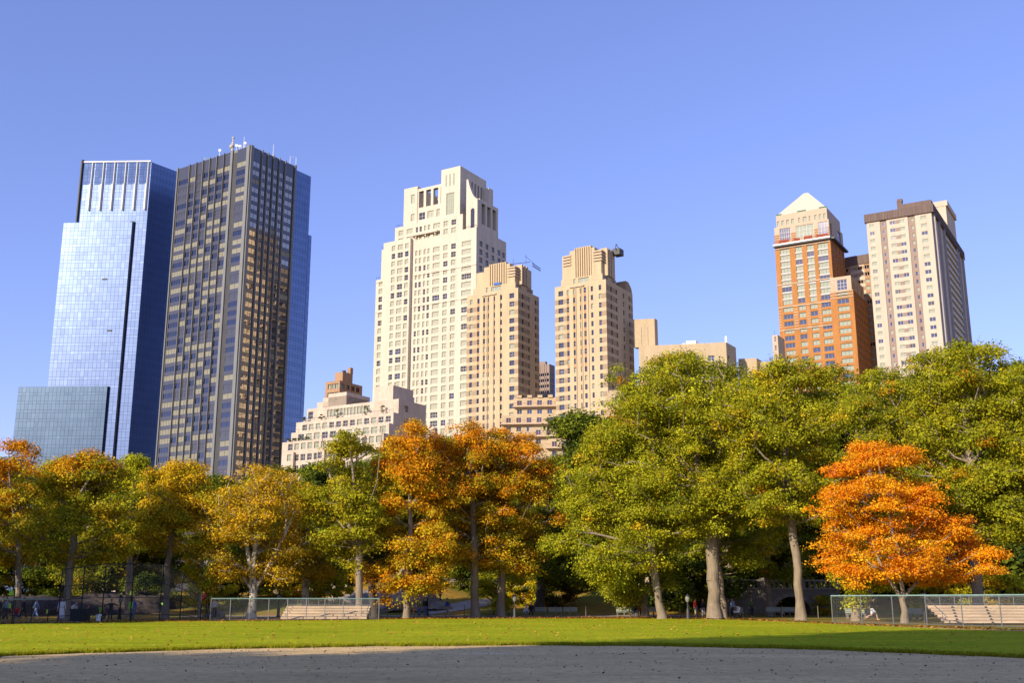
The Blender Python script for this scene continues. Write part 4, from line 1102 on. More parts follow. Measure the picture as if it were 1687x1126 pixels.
# plane trees
tree('plane_tree', 'big golden plane tree with pale mottled trunk forking low beside the netting', 'tree', 415, 99, (318, 528, 757, 945), 'dome', P_([GO, (.40, .30, .03), OL, GO], [4, 3, 1.5, 1]), 105, r=.34, n=330, lpc=102, size=0.163, bark='syc', twig=.035, shell=.55, lean=(417, 935), tophi=.7,
     forks=[(4, (-1.6, .4, 4.6), (-3.2, .6, 6.4), (-5., .5, 8.4)), (4, (1.5, -.3, 4.9), (2.7, -.4, 7.3), (3.4, -.2, 9.4)), (5, (1.9, .2, 5.2), (4.4, .3, 6.6), (6.2, .2, 7.6)), (6, (-1.0, .3, 7.0), (-2.2, .2, 9.2), (-2.9, .3, 11.5))], group=gr)
tree('plane_tree', 'smaller golden plane tree with twin pale stems behind the left bleachers', 'tree', 503, 108, (446, 572, 786, 950), 'dome', P_([GO, (.42, .30, .03), OL, G3], [4, 3, 1.5, 1]), 106, r=.32, n=180, lpc=127, size=0.185, bark='syc', shell=.5,
     forks=[(4, (-.7, .1, 6), (-1.0, .2, 9), (-1.2, .1, 12)), (4, (1.6, .2, 5.6), (3.2, .1, 7.4), (4.6, .1, 8.4))], group=gr)
tree('park_tree', 'tall thin olive tree with bare upward limbs behind the left bleachers', 'tree', 592, 99, (506, 640, 700, 940), 'flat', P_([OL, G1, G3, G2], [3, 3, 2, 1]), 107, r=.30, n=270, lpc=105, size=0.185, shell=.3, cs=.95, lean=(590, 880), forks=[(7, (-1.8, 0, 9.5), (-3.2, .2, 13.), (-3.9, .2, 16.)), (8, (1.2, .2, 12), (1.6, .2, 17))], group=gr)
tree('park_tree', 'leaning ivy flecked tree with grey trunk at the right end of the left bleachers', 'tree', 617, 103, (566, 668, 740, 960), 'column', P_([OL, G1, YG, GO], [3, 3, 1.5, 1]), 108, r=.34, n=85, lpc=136, bark='bark_dark', lean=(608, 900), shell=.3, group=gr)
tree('maple_tree', 'narrow maple with orange top and golden drooping lower boughs near the lamp post', 'tree', 670, 101, (606, 752, 682, 988), 'dome', P_([GO, G3, OL, (.5, .2, .015), OR], [3, 1.5, 2, 2, 1], top_w(.3, .9, .75)), 109, r=.25, n=330, lpc=161, size=0.185, group=gr, lob=.28)
tree('maple_tree', 'orange and olive maple, left of the pair with smooth flared trunks', 'tree', 784, 106, (676, 860, 690, 925), 'flat', P_([OL, G1, GO, (.42, .22, .015), OR], [2.4, 2, 1.5, 2, 1], top_w(.25, .9, .75)), 110, r=.36, n=340, group=gr, lob=.28)
tree('maple_tree', 'orange and olive maple, right of the pair with smooth flared trunks', 'tree', 826, 108, (742, 922, 705, 945), 'round', P_([OL, G1, (.42, .25, .015), GO, OR], [2.4, 2, 2, 1.5, 1], top_w(.2, .9, .7)), 111, r=.34, n=340, group=gr, lob=.28)
tree('small_tree', 'small yellow green sapling between the two smooth flared trunks', 'tree', 813, 117, (776, 868, 935, 1004), 'round', P_([YG, G3, G1], [2, 2, 2]), 112, r=.13, n=80, lpc=119, cs=.8, size=0.178)
tree('park_tree', 'dark green tree with black and pale patched trunk behind the green benches', 'tree', 888, 121, (845, 965, 760, 985), 'round', P_([DG2, G2, DG, G1], [3, 3, 2, 1]), 113, r=.45, n=230, bark='bark_dark')
tree('park_tree', 'green tree with leaning pale trunk, left edge of the big green crowns', 'tree', 1090, 98, (918, 1112, 692, 958), 'dome', P_([G1, G2, G3, YG, GO], [4, 3, 2, 1, .4]), 114, r=.31, n=420, lpc=136, lean=(1068, 885), group=gr, lob=.3)
tree('park_tree', 'short forked tree beside the benches with seated people', 'tree', 1062, 108, (978, 1118, 850, 988), 'round', P_([G1, G2, YG, DG2], [3, 3, 1, 2]), 115, r=.28, n=190, forks=[(4, (-1.2, 0, 3.4), (-2.2, 0, 4.2))])
tree('park_tree', 'largest green tree with thick buttressed trunk at centre right', 'tree', 1177, 98, (990, 1250, 578, 880), 'flat', P_([G1, G2, G3, YG, OR], [4, 3, 2, 1, .12]), 116, r=.52, n=820, lpc=132, lean=(1171, 880), group=gr, lob=.3, shell=.55)
tree('park_tree', 'pale slanting trunk just right of the thickest trunk with a thin crown', 'tree', 1191, 102, (1150, 1290, 760, 930), 'round', P_([G1, G2, G3], [3, 3, 2]), 117, r=.28, n=120, lean=(1180, 900))
tree('park_tree', 'green tree with tall leaning bare trunk left of the orange maple', 'tree', 1319, 94, (1176, 1398, 593, 850), 'flat', P_([G1, G2, G3, YG, GO], [4, 3, 2, 1, .5]), 118, r=.33, n=600, lpc=132, lean=(1303, 842), group=gr, lob=.32)
tree('park_tree', 'mottled green and rust tree in front of the stone bridge', 'tree', 1269, 116, (1212, 1330, 830, 965), 'round', P_([G2, DG2, G1, OR], [3, 3, 1, .5]), 119, r=.26, n=130, lean=(1262, 940))
BZ[0] = .40
tree('orange_maple', 'brilliant orange maple with layered boughs in front of the right fence', 'tree', 1488, 82, (1352, 1566, 722, 955), 'flat', P_([BO, BO2, (.80, .24, .012), (.74, .40, .03), (.72, .2, .015)], [4, 4, 2, 1.2, .8], top_w(.45, 1.1, .6)), 120, r=.20, n=430, lpc=136, size=0.148, cs=1.0, flat=.38, droop=.25, lean=(1484, 950), shell=.5, lob=.3, extra=((1556, 1652, 868, 962, 60), (1380, 1440, 930, 966, 12), (1500, 1570, 925, 962, 22)),
     forks=[(4, (-1.3, 0, 3.9), (-1.9, 0, 5.6)), (4, (1.7, 0, 3.5), (3.4, .1, 4.4), (5.2, .1, 5.8))], twig=.022, group=gr)
BZ[0] = .55
tree('park_tree', 'green tree with patchy barked trunk behind the right bleachers', 'tree', 1611, 90, (1492, 1712, 560, 890), 'flat', P_([G1, G2, G3, OR], [4, 3, 2, .15]), 121, r=.42, n=600, lpc=132, group=gr, lob=.34, shell=.55)
tree('park_tree', 'low green tree with thick pale trunk just left of the orange maple', 'tree', 1409, 90, (1368, 1478, 880, 985), 'round', P_([G1, YG, G2], [3, 2, 2]), 122, r=.3, n=110, lpc=153)
tree('park_tree', 'green tree cut by the right edge of the picture', 'tree', 1745, 86, (1620, 1850, 586, 900), 'flat', P_([G1, G2, G3], [4, 3, 2]), 123, r=.4, n=420, group=gr, lob=.3)
tree('park_tree', 'dense green tree whose top rises behind the orange maple', 'tree', 1432, 112, (1356, 1545, 602, 880), 'flat', P_([G2, G1, G3, OR], [4, 3, 1.5, .2]), 124, r=.38, n=380, group=gr, lob=.3)
tree('young_tree', 'young tree with green and golden hanging leaves beside the red slide', 'tree', 329, 99, (300, 368, 872, 972), 'round', P_([YG, G1, GO, G3], [3, 2, 2, 1]), 125, r=.09, n=75, lpc=119, cs=.75, size=0.178)
# ------------------------------------------------------------------ rows behind, copied from a few grown trees
def copy_at(src, name, label, cat, px, Y, ytop, group=None, rz=0., wide=1.):
    root, H, rx = TREES[src]; c = copy_tree(root); c.name = name
    p = at(px, 990, Y); zg = hz(p.x, Y); want = at(px, ytop, Y).z-zg; s = want/H[1]
    c.location = (p.x, Y, zg-.1); c.scale = (s*wide, s*wide, s); c.rotation_euler = (0, 0, rz)
    c['label'] = label; c['category'] = cat
    if group: c['group'] = group
    elif 'group' in c: del c['group']
    return c
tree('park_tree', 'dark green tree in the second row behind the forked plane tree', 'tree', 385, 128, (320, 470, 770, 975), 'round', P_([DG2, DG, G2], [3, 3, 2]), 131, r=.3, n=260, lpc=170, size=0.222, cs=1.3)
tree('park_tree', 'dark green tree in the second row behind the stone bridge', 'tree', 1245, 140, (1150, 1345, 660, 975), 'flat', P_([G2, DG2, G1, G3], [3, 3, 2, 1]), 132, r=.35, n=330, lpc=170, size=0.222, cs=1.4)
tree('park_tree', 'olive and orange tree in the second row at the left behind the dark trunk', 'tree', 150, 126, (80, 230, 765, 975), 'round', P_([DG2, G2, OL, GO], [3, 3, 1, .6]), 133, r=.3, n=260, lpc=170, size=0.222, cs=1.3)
sec = [(133, -40, 130, 742, 'olive tree in the second row at the far left edge behind the orange topped tree'),
       (131, 60, 132, 772, 'dark green tree in the second row above the left rocks'),
       (133, 255, 134, 768, 'olive tree in the second row above the gap between golden tree and netting'),
       (133, 455, 136, 764, 'green tree top showing between the two plane trees'),
       (131, 560, 134, 745, 'dark tree in the second row behind the tall thin olive tree'),
       (133, 640, 142, 725, 'olive tree in the second row above the grey rock outcrop'),
       (131, 722, 144, 712, 'green tree in the second row behind the narrow maple'),
       (133, 800, 146, 722, 'tree in the second row behind the pair of smooth trunks'),
       (132, 940, 142, 748, 'grey green tree in the second row left of the big green crowns'),
       (131, 1020, 140, 655, 'dark tree in the second row behind the forked tree'),
       (132, 1100, 138, 586, 'dark tree in the second row behind the largest green tree'),
       (132, 1205, 124, 588, 'green tree filling the gap behind the two tallest bare trunks'),
       (132, 1320, 138, 612, 'dark tree in the second row above the right end of the stone bridge'),
       (132, 1412, 134, 606, 'dark tree in the second row left of the orange maple'),
       (131, 1500, 134, 640, 'dark tree in the second row directly behind the orange maple'),
       (132, 1575, 138, 596, 'dark tree in the second row right of the orange maple'),
       (131, 1660, 132, 580, 'dark tree in the second row at the right edge')]
for k, (s, px, Y, yt, lab) in enumerate(sec):
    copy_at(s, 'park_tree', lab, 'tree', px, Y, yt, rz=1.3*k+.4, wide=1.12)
for k in range(15):
    px = -60+k*128; yt = np.interp(px, [0, 500, 750, 950, 1050, 1700], [790, 785, 745, 755, 650, 640])
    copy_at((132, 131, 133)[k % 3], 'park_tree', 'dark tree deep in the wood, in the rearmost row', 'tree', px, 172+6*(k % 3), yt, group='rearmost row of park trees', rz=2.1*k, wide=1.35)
# understorey shrubs
def shrub(name, label, px, Y, w, h, pal, seed, n=46):
    rng = np.random.default_rng(seed); pts = crown_points(.25, h-.3, w/2-.3, w/2-.3, 'round', n, rng, shell=.4)
    V, Fq = make_wood([(0, 0, -.1), (0, 0, .4), (.05, 0, .9)], pts, rng, .07, .02)
    wd = np_mesh('stem', V, Fq, M['bark_dark'])
    LV, LF, LC = leaf_quads(pts, .8*(.7+.6*rng.random(len(pts))), 150, .2, rng, pal(pts, (0, h)))
    p = at(px, 1000, Y); r = empty(name, (p.x, Y, hz(p.x, Y)), label, 'shrub'); inst('stem', wd, r); inst('foliage', np_mesh('foliage', LV, LF, LEAF, LC), r)
    TREES[seed] = (r, (0, h), w/2); return r
shrub('shrub', 'dark green bush at the foot of the rocks behind the netting', 240, 124, 6, 4.2, P_([DG2, DG, G2], [3, 3, 1]), 201)
shrub('shrub', 'yellow green bush behind the left bleachers', 540, 112, 5, 4.6, P_([G1, G3, GO], [3, 2, 1]), 202)
shrub('shrub', 'rusty brown bush at the foot of the dark patched trunk', 915, 124, 5, 3.6, P_([(.1, .07, .03), DG2, (.16, .07, .02)], [3, 2, 2]), 203)
shs = [(201, 20, 134, 6, 'dark bush above the left rocks by the picture edge'), (201, 130, 136, 6, 'dark bush between the two left rock masses'), (201, 180, 140, 6.5, 'dark bush above the second left rock'),
       (202, 345, 122, 4.5, 'olive bush right of the netting behind the red slide'), (201, 420, 150, 5, 'dark bush beyond the lawn behind the plane tree'), (202, 470, 128, 4.6, 'olive bush between the two plane trunks'),
       (201, 520, 138, 7, 'tall dark bush left of the grey outcrop'), (201, 585, 140, 5.6, 'dark bush on top of the grey outcrop'), (201, 720, 146, 6, 'dark bush above the lamp posts'), (201, 770, 132, 5.5, 'dark round bush left of the smooth flared trunks'),
       (202, 858, 126, 4.2, 'olive bush right of the smooth flared trunks'), (201, 905, 138, 7, 'dark bush above the green benches'), (201, 960, 132, 4.0, 'dark bush where the grassy slope begins'), (201, 1115, 122, 7.5, 'large dark bush behind the lamp post at centre right'),
       (201, 1150, 126, 8, 'large dark bush left of the thickest trunk'), (201, 1010, 148, 6, 'dark bush above the grassy slope'), (202, 1222, 135, 7.0, 'lighter green bush rising above the bridge parapet'), (201, 1290, 138, 7.5, 'dark bush above the middle of the bridge'),
       (201, 1350, 136, 7, 'dark bush above the right end of the bridge'), (202, 1362, 120, 2.4, 'low grassy bush at the right foot of the bridge'), (201, 1420, 132, 7, 'dark bush behind the right fence'), (202, 1540, 112, 4.4, 'green bush right of the orange maple trunk'),
       (201, 1600, 124, 8, 'dark bush behind the patchy barked trunk'), (202, 1640, 108, 5.2, 'green bush right of the patchy barked trunk'), (201, 1680, 120, 8.5, 'dark bush at the right picture edge'), (201, 1500, 130, 7.5, 'dark bush directly behind the orange maple trunk')]
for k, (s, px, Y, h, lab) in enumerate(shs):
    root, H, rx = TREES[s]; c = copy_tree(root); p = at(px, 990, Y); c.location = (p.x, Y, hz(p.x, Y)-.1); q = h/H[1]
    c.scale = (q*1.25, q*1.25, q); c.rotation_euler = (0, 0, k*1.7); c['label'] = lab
# trees standing outside the frame whose long shadows cross the infield and the left of the field
def off(src, x, y, h, rz=0., wide=1., k=0):
    root, H, rx = TREES[src]; c = copy_tree(root); c.location = (x, y, 0); s = h/H[1]; c.scale = (s*wide, s*wide, s); c.rotation_euler = (0, 0, rz)
    c['label'] = 'park tree standing outside the picture whose shadow falls on the field'; c['group'] = 'trees behind the viewer'
sa, ca = math.sin(math.radians(SUN_AZ)), math.cos(math.radians(SUN_AZ)); te = math.tan(math.radians(SUN_EL))
def shade(src, x, y, L, hshadow=None, rz=0., wide=1.):
    """tree at sunward distance L of ground point (x,y), tall enough that its shadow tip reaches that point"""
    root, H, rx = TREES[src]
    while True:
        tx, ty, s = x-sa*L, y-ca*L, L*te/H[1]; R = (rx+2.5)*s*wide+abs(root.children[0].location.x)
        if ty+R < -1 or abs(tx)-R-1 > .49*max(0, ty+R): break
        L += 1
    off(src, tx, ty, L*te, rz, wide)
SHADE = [(131, -22, 31.5, 44, 2.9, 1.0), (131, -15, 33., 46, .3, 1.0), (132, -8.5, 35.2, 50, 1.3, .8), (131, -2, 34., 49, 2.3, .9), (133, 4, 33, 49, 1.3, .9), (131, 10, 35., 56, .9, .9), (132, 16, 47, 62, 1.9, .8), (131, 22, 54, 69, 2.2, .8), (132, 28, 60, 73, .7, .8), (131, 34, 65, 73, .2, .8), (132, 41, 67, 76, .2, .9), (131, 48, 67, 76, .2, .9),
         (133, -11, 28, 50, .2, 1.2), (133, -3, 28, 50, .2, 1.2), (133, 7, 28, 54, 1.2, 1.2), (133, 17, 38, 60, 2.2, .9), (133, 25, 47, 70, 2.2, .9), (133, 33, 54, 74, 3.2, 1.), (133, 42, 56, 74, 3.2, 1.2)]
for q in SHADE: shade(q[0], q[1], q[2], q[3], rz=q[4], wide=q[5])
for k, (x, y, hs) in enumerate([(-28, 90, 6), (-34, 88, 6.5), (-40, 92, 7), (-46, 98, 7), (-37, 103, 6), (-28, 101, 5), (-52, 112, 7)]):
    root, H, rx = TREES[(131, 132, 133)[k % 3]]; L = 22
    while True:
        h = L*te+hs; R = (rx+1)*h/H[1]; tx, ty = x-sa*L, y-ca*L
        if abs(tx)-R-1 > .49*max(0, ty+R) or L > 80: break
        L += 1
    off((131, 132, 133)[k % 3], tx, ty, h, k*1.3, 1.)
for k, (x, y, h) in enumerate([(-70, 58, 20), (-76, 68, 20), (-84, 74, 21), (-84, 90, 18)]): off((131, 132, 133)[k % 3], x, y, h, k*1.1, 1.2)
# ================================================================== GROUND
def ground_mesh():
    xs = np.unique(np.concatenate([np.linspace(-900, -120, 16), np.linspace(-120, 120, 161), np.linspace(120, 900, 16)]))
    ys = np.unique(np.concatenate([np.linspace(-160, 96, 18), np.linspace(96, 200, 80), np.linspace(200, 1500, 22)]))
    X, Y = np.meshgrid(xs, ys); Z = height(X, Y)
    Z = Z-np.where(Y < 112, .02, 0)
    V = np.stack([X, Y, Z], -1).reshape(-1, 3); nx = len(xs); ny = len(ys)
    i, j = np.meshgrid(np.arange(nx-1), np.arange(ny-1)); a = (j*nx+i).ravel()
    return V, np.stack([a, a+1, a+nx+1, a+nx], 1)
def ramp(nt, fac, stops):
    cr = N(nt, 'ShaderNodeValToRGB'); nt.links.new(fac, cr.inputs[0]); e = cr.color_ramp.elements
    while len(e) < len(stops): e.new(.5)
    for el, (p, c) in zip(e, stops): el.position = p; el.color = (*c, 1)
    return cr.outputs[0]
def noise(nt, vec, scale, detail=4, rough=.6, dist=0.):
    n = N(nt, 'ShaderNodeTexNoise'); n.inputs['Scale'].default_value = scale; n.inputs['Detail'].default_value = detail; n.inputs['Roughness'].default_value = rough; n.inputs['Distortion'].default_value = dist
    nt.links.new(vec, n.inputs['Vector']); return n.outputs['Fac']
def mixc(nt, fac, a, b, mode='MIX'):
    m = N(nt, 'ShaderNodeMix', data_type='RGBA', blend_type=mode)
    if isinstance(fac, float): m.inputs[0].default_value = fac
    else: nt.links.new(fac, m.inputs[0])
    for s, v in ((6, a), (7, b)):
        if isinstance(v, tuple): m.inputs[s].default_value = (*v, 1)
        else: nt.links.new(v, m.inputs[s])
    return m.outputs[2]
def litter_mat():
    m, nt, b = new_mat('leaf_litter'); b.inputs['Roughness'].default_value = .95; b.inputs['Specular IOR Level'].default_value = .1
    o = N(nt, 'ShaderNodeTexCoord').outputs['Object']
    big = noise(nt, o, .09, 3); med = noise(nt, o, .8, 4); fine = noise(nt, o, 7, 4, .8)
    c1 = ramp(nt, med, [(.3, (.30, .15, .03)), (.5, (.42, .24, .04)), (.7, (.24, .17, .04))])
    c2 = ramp(nt, med, [(.3, (.17, .16, .03)), (.6, (.26, .24, .04)), (.8, (.33, .22, .04))])
    f = ramp(nt, big, [(.45, (0, 0, 0)), (.55, (1, 1, 1))]); c = mixc(nt, f, c1, c2)
    k = ramp(nt, fine, [(.3, (.55, .55, .55)), (.7, (1.25, 1.25, 1.25))]); c = mixc(nt, 1., c, k, 'MULTIPLY')
    nt.links.new(c, b.inputs['Base Color'])
    bp = N(nt, 'ShaderNodeBump'); bp.inputs['Strength'].default_value = .6; bp.inputs['Distance'].default_value = .06; nt.links.new(fine, bp.inputs['Height']); nt.links.new(bp.outputs[0], b.inputs['Normal'])
    return m
def grass_mat():
    m, nt, b = new_mat('lawn_grass'); b.inputs['Roughness'].default_value = 1.; b.inputs['Specular IOR Level'].default_value = .02
    o = N(nt, 'ShaderNodeTexCoord').outputs['Object']; mp = N(nt, 'ShaderNodeMapping'); mp.inputs['Scale'].default_value = (.25, 1, 1); nt.links.new(o, mp.inputs[0])
    big = noise(nt, o, .12, 3); st = noise(nt, mp.outputs[0], .6, 4, .6); fine = noise(nt, o, 5, 5, .9); mid = noise(nt, o, 2.2, 3)
    c = ramp(nt, st, [(.3, (.32, .375, .016)), (.5, (.41, .43, .018)), (.72, (.50, .49, .022))])
    k2 = ramp(nt, big, [(.35, (.85, .9, .8)), (.65, (1.1, 1.05, 1.1))]); c = mixc(nt, 1., c, k2, 'MULTIPLY')
    k = ramp(nt, fine, [(.32, (.35, .42, .3)), (.5, (1., 1., 1.)), (.68, (1.4, 1.35, 1.3))]); c = mixc(nt, 1., c, k, 'MULTIPLY')
    k3 = ramp(nt, mid, [(.32, (.76, .8, .75)), (.68, (1.16, 1.12, 1.15))]); c = mixc(nt, 1., c, k3, 'MULTIPLY')
    nt.links.new(c, b.inputs['Base Color'])
    bp = N(nt, 'ShaderNodeBump'); bp.inputs['Strength'].default_value = .9; bp.inputs['Distance'].default_value = .08; nt.links.new(fine, bp.inputs['Height']); nt.links.new(bp.outputs[0], b.inputs['Normal'])
    return m
def dirt_mat(name, a, bcol, fs=14):
    m, nt, b = new_mat(name); b.inputs['Roughness'].default_value = .95; b.inputs['Specular IOR Level'].default_value = .15
    o = N(nt, 'ShaderNodeTexCoord').outputs['Object']; mp = N(nt, 'ShaderNodeMapping'); mp.inputs['Scale'].default_value = (.3, 1, 1); nt.links.new(o, mp.inputs[0])
    big = noise(nt, mp.outputs[0], .35, 4, .6, .4); fine = noise(nt, o, fs, 5, .85); med = noise(nt, o, 1.7, 4, .7)
    c = ramp(nt, big, [(.3, a), (.7, bcol)])
    k = ramp(nt, fine, [(.3, (.42, .42, .44)), (.43, (.9, .9, .9)), (.7, (1.3, 1.28, 1.22))]); c = mixc(nt, 1., c, k, 'MULTIPLY')
    k = ramp(nt, med, [(.3, (.84, .84, .86)), (.7, (1.1, 1.1, 1.08))]); c = mixc(nt, 1., c, k, 'MULTIPLY')
    nt.links.new(c, b.inputs['Base Color'])
    bp = N(nt, 'ShaderNodeBump'); bp.inputs['Strength'].default_value = .8; bp.inputs['Distance'].default_value = .05; nt.links.new(fine, bp.inputs['Height']); nt.links.new(bp.outputs[0], b.inputs['Normal'])
    return m
M['litter'] = litter_mat(); M['grass'] = grass_mat()
M['dirt'] = dirt_mat('infield_dirt', (.58, .40, .175), (.78, .55, .25), 4.); M['sand'] = dirt_mat('sandy_track', (.55, .36, .19), (.66, .44, .25), 9)
M['path'] = dirt_mat('park_path', (.36, .30, .26), (.44, .36, .30), 6)
V, Fq = ground_mesh(); g = inst('ground', np_mesh('ground', V, Fq, M['litter'], smooth=True)); g['kind'] = 'structure'
# infield: large sheet from behind the camera to the grass edge, edge curve from the place's arc
edge_px = [(-260, 1098), (-60, 1087), (0, 1083), (150, 1077), (300, 1072.5), (450, 1069), (600, 1066.5), (750, 1065), (900, 1064.5), (1050, 1065.5), (1200, 1068), (1350, 1072), (1500, 1077.5), (1687, 1086), (1900, 1098)]
ex = np.array([gnd(*p)[:] for p in edge_px])
def edge_y(x): return float(np.interp(x, ex[:, 0], ex[:, 1]))
far_px = [(-100, 1032.5), (0, 1030), (200, 1026.5), (400, 1024.5), (560, 1023.2), (700, 1021), (900, 1020.5), (1080, 1020.8), (1200, 1022.6), (1320, 1027.2), (1420, 1032.3), (1560, 1038), (1687, 1042), (1900, 1051)]
fx = np.array([gnd(*p)[:] for p in far_px])
def far_y(x): return float(np.interp(x, fx[:, 0], fx[:, 1]))
def strip(name, mt, x0, x1, ylo, yhi, z, nx=120, ny=1, kind='structure'):
    xs = np.linspace(x0, x1, nx); rows_ = []
    for j in range(ny+1):
        t = j/ny; rows_.append([(x, ylo(x)*(1-t)+yhi(x)*t) for x in xs])
    P = np.array(rows_).reshape(-1, 2); Z = (height(P[:, 0], P[:, 1])+z) if callable(z) is False else z(P[:, 0], P[:, 1])
    V = np.column_stack([P, Z]); i, j = np.meshgrid(np.arange(nx-1), np.arange(ny)); a = (j*nx+i).ravel()
    o = inst(name, np_mesh(name, V, np.stack([a, a+1, a+nx+1, a+nx], 1), mt, smooth=True)); o['kind'] = kind; return o
rg = random.Random(4)
wob = [rg.random()*6 for _ in range(6)]
def ey(x): return edge_y(x)+.18*math.sin(x*1.3+wob[0])+.10*math.sin(x*3.7+wob[1])+.05*math.sin(x*9+wob[2])
strip('infield', M['dirt'], -60, 60, lambda x: -30., lambda x: ey(x)+.6, .004-.0, 240, 40)
strip('field', M['grass'], -60, 60, ey, far_y, .035, 700, 60)
strip('track', M['sand'], 14, 70, lambda x: far_y(x)-.3, lambda x: far_y(x)+max(1.6, min(6.5, (x-12)*.35)), .012, 60, 4)
strip('path', M['path'], -70, -33, lambda x: far_y(x)+1.5, lambda x: far_y(x)+9, .02, 60, 6)
strip('path', M['path'], -33.2, 19, lambda x: 110.5+.01*x, lambda x: 115.5, .03, 120, 10)
strip('path', M['path'], -9, 2, lambda x: 116+(x+9)*1.3, lambda x: 120.5+(x+9)*1.3, .05, 30, 14)
# chalk
ch = MB(); p, q = gnd(762, 1078.5), gnd(846, 1079.2); n = 26
for k in range(n):
    if rg.random() < .25: continue
    x = p.x+(q.x-p.x)*k/n; ch.prism([(x, p.y-.05*rg.random()), (x+(q.x-p.x)/n*.8, p.y-.04), (x+(q.x-p.x)/n*.8, p.y+.07), (x, p.y+.05+.05*rg.random())], .008, .02)
o = ch.build('chalk_line', M['white']); o['kind'] = 'stuff'
tag(o, 'broken white chalk line across the infield dirt', 'chalk line')
# grass blades along the near edge and over the near lawn
def blades():
    rng = np.random.default_rng(8); n = 52000
    x = rng.uniform(-24, 26, n); e = np.array([0.]); eyv = np.interp(x, ex[:, 0], ex[:, 1])+.18*np.sin(x*1.3+wob[0])+.10*np.sin(x*3.7+wob[1])+.05*np.sin(x*9+wob[2])
    d = rng.exponential(.28, n)-.12
    y = eyv+d; h = rng.uniform(.05, .12, n)*np.where(d < .3, 1.1, .8); w = rng.uniform(.008, .018, n)
    th = rng.uniform(0, PI, n); lx = rng.normal(0, .03, n); ly = rng.normal(0, .03, n)
    dx, dy = np.cos(th)*w, np.sin(th)*w; z0 = np.where(d < 0, .006, .03)
    V = np.stack([np.stack([x-dx, y-dy, z0], 1), np.stack([x+dx, y+dy, z0], 1), np.stack([x+lx+dx*.2, y+ly, z0+h], 1), np.stack([x+lx-dx*.2, y+ly, z0+h], 1)], 1).reshape(-1, 3)
    base = np.array([[.30, .31, .015]])*(1+rng.normal(0, .2, (n, 1))); dry = rng.random(n) < .12; base[dry] = (.38, .32, .06)
    o = inst('grass', np_mesh('grass', V, np.arange(n*4).reshape(-1, 4), LEAF, np.clip(base, .01, 1))); o['kind'] = 'stuff'; tag(o, 'short green grass blades along the near edge of the field', 'grass')
blades()
def fallen():
    rng = np.random.default_rng(9); n1, n2, n3 = 4200, 2600, 9000
    x = np.concatenate([rng.uniform(-16, 16, n1), rng.uniform(-30, 34, n2), rng.uniform(-50, 45, n3)])
    ed = np.interp(x[:n1], ex[:, 0], ex[:, 1]); y1 = 21+(ed-21)*rng.random(n1)**.8
    y2 = np.interp(x[n1:n1+n2], ex[:, 0], ex[:, 1])+rng.random(n2)**1.*55; y2 = np.minimum(y2, np.interp(x[n1:n1+n2], fx[:, 0], fx[:, 1])-.5)
    y3 = np.interp(x[n1+n2:], fx[:, 0], fx[:, 1])-1.+rng.exponential(4, n3)
    kp = np.ones(len(x), bool); kp[n1+n2:] = (x[n1+n2:] < 10) | (rng.random(n3) < .12); y3[(x[n1+n2:] > 10)] += 2.5
    y = np.concatenate([y1, y2, y3]); n = len(x); z = height(x, y)+np.concatenate([np.full(n1, .02), np.full(n2, .09), np.full(n3, .06)])
    L = rng.uniform(.04, .09, n)*np.concatenate([.18+.5*rng.random(n1)**4, np.full(n2, 1.), np.full(n3, 1.5)])
    nr = rng.normal(0, .35, (n, 3)); nr[:, 2] = 1; nr /= np.linalg.norm(nr, axis=1, keepdims=True); t = np.cross(nr, rng.normal(size=(n, 3))); t /= np.linalg.norm(t, axis=1, keepdims=True); b = np.cross(nr, t)
    p = np.column_stack([x, y, z]); a = t*L[:, None]; bb = b*L[:, None]*.7
    V = np.stack([p-a, p-bb, p+a, p+bb], 1).reshape(-1, 3); pal = np.array([(.12, .06, .025), (.25, .11, .03), (.55, .26, .04), (.07, .045, .03)])
    c = pal[rng.choice(4, n, p=[.35, .25, .12, .28])]; c[n1:n1+n2] = np.array([(.6, .35, .08), (.5, .2, .04)])[rng.integers(0, 2, n2)]; c[n1+n2:] = pal[rng.choice(4, n3, p=[.15, .3, .45, .1])]
    o = inst('fallen_leaves', np_mesh('fallen_leaves', V, np.arange(n*4).reshape(-1, 4), LEAF, c)); o['kind'] = 'stuff'; tag(o, 'dry fallen leaves scattered over dirt and grass', 'fallen leaves')
fallen()
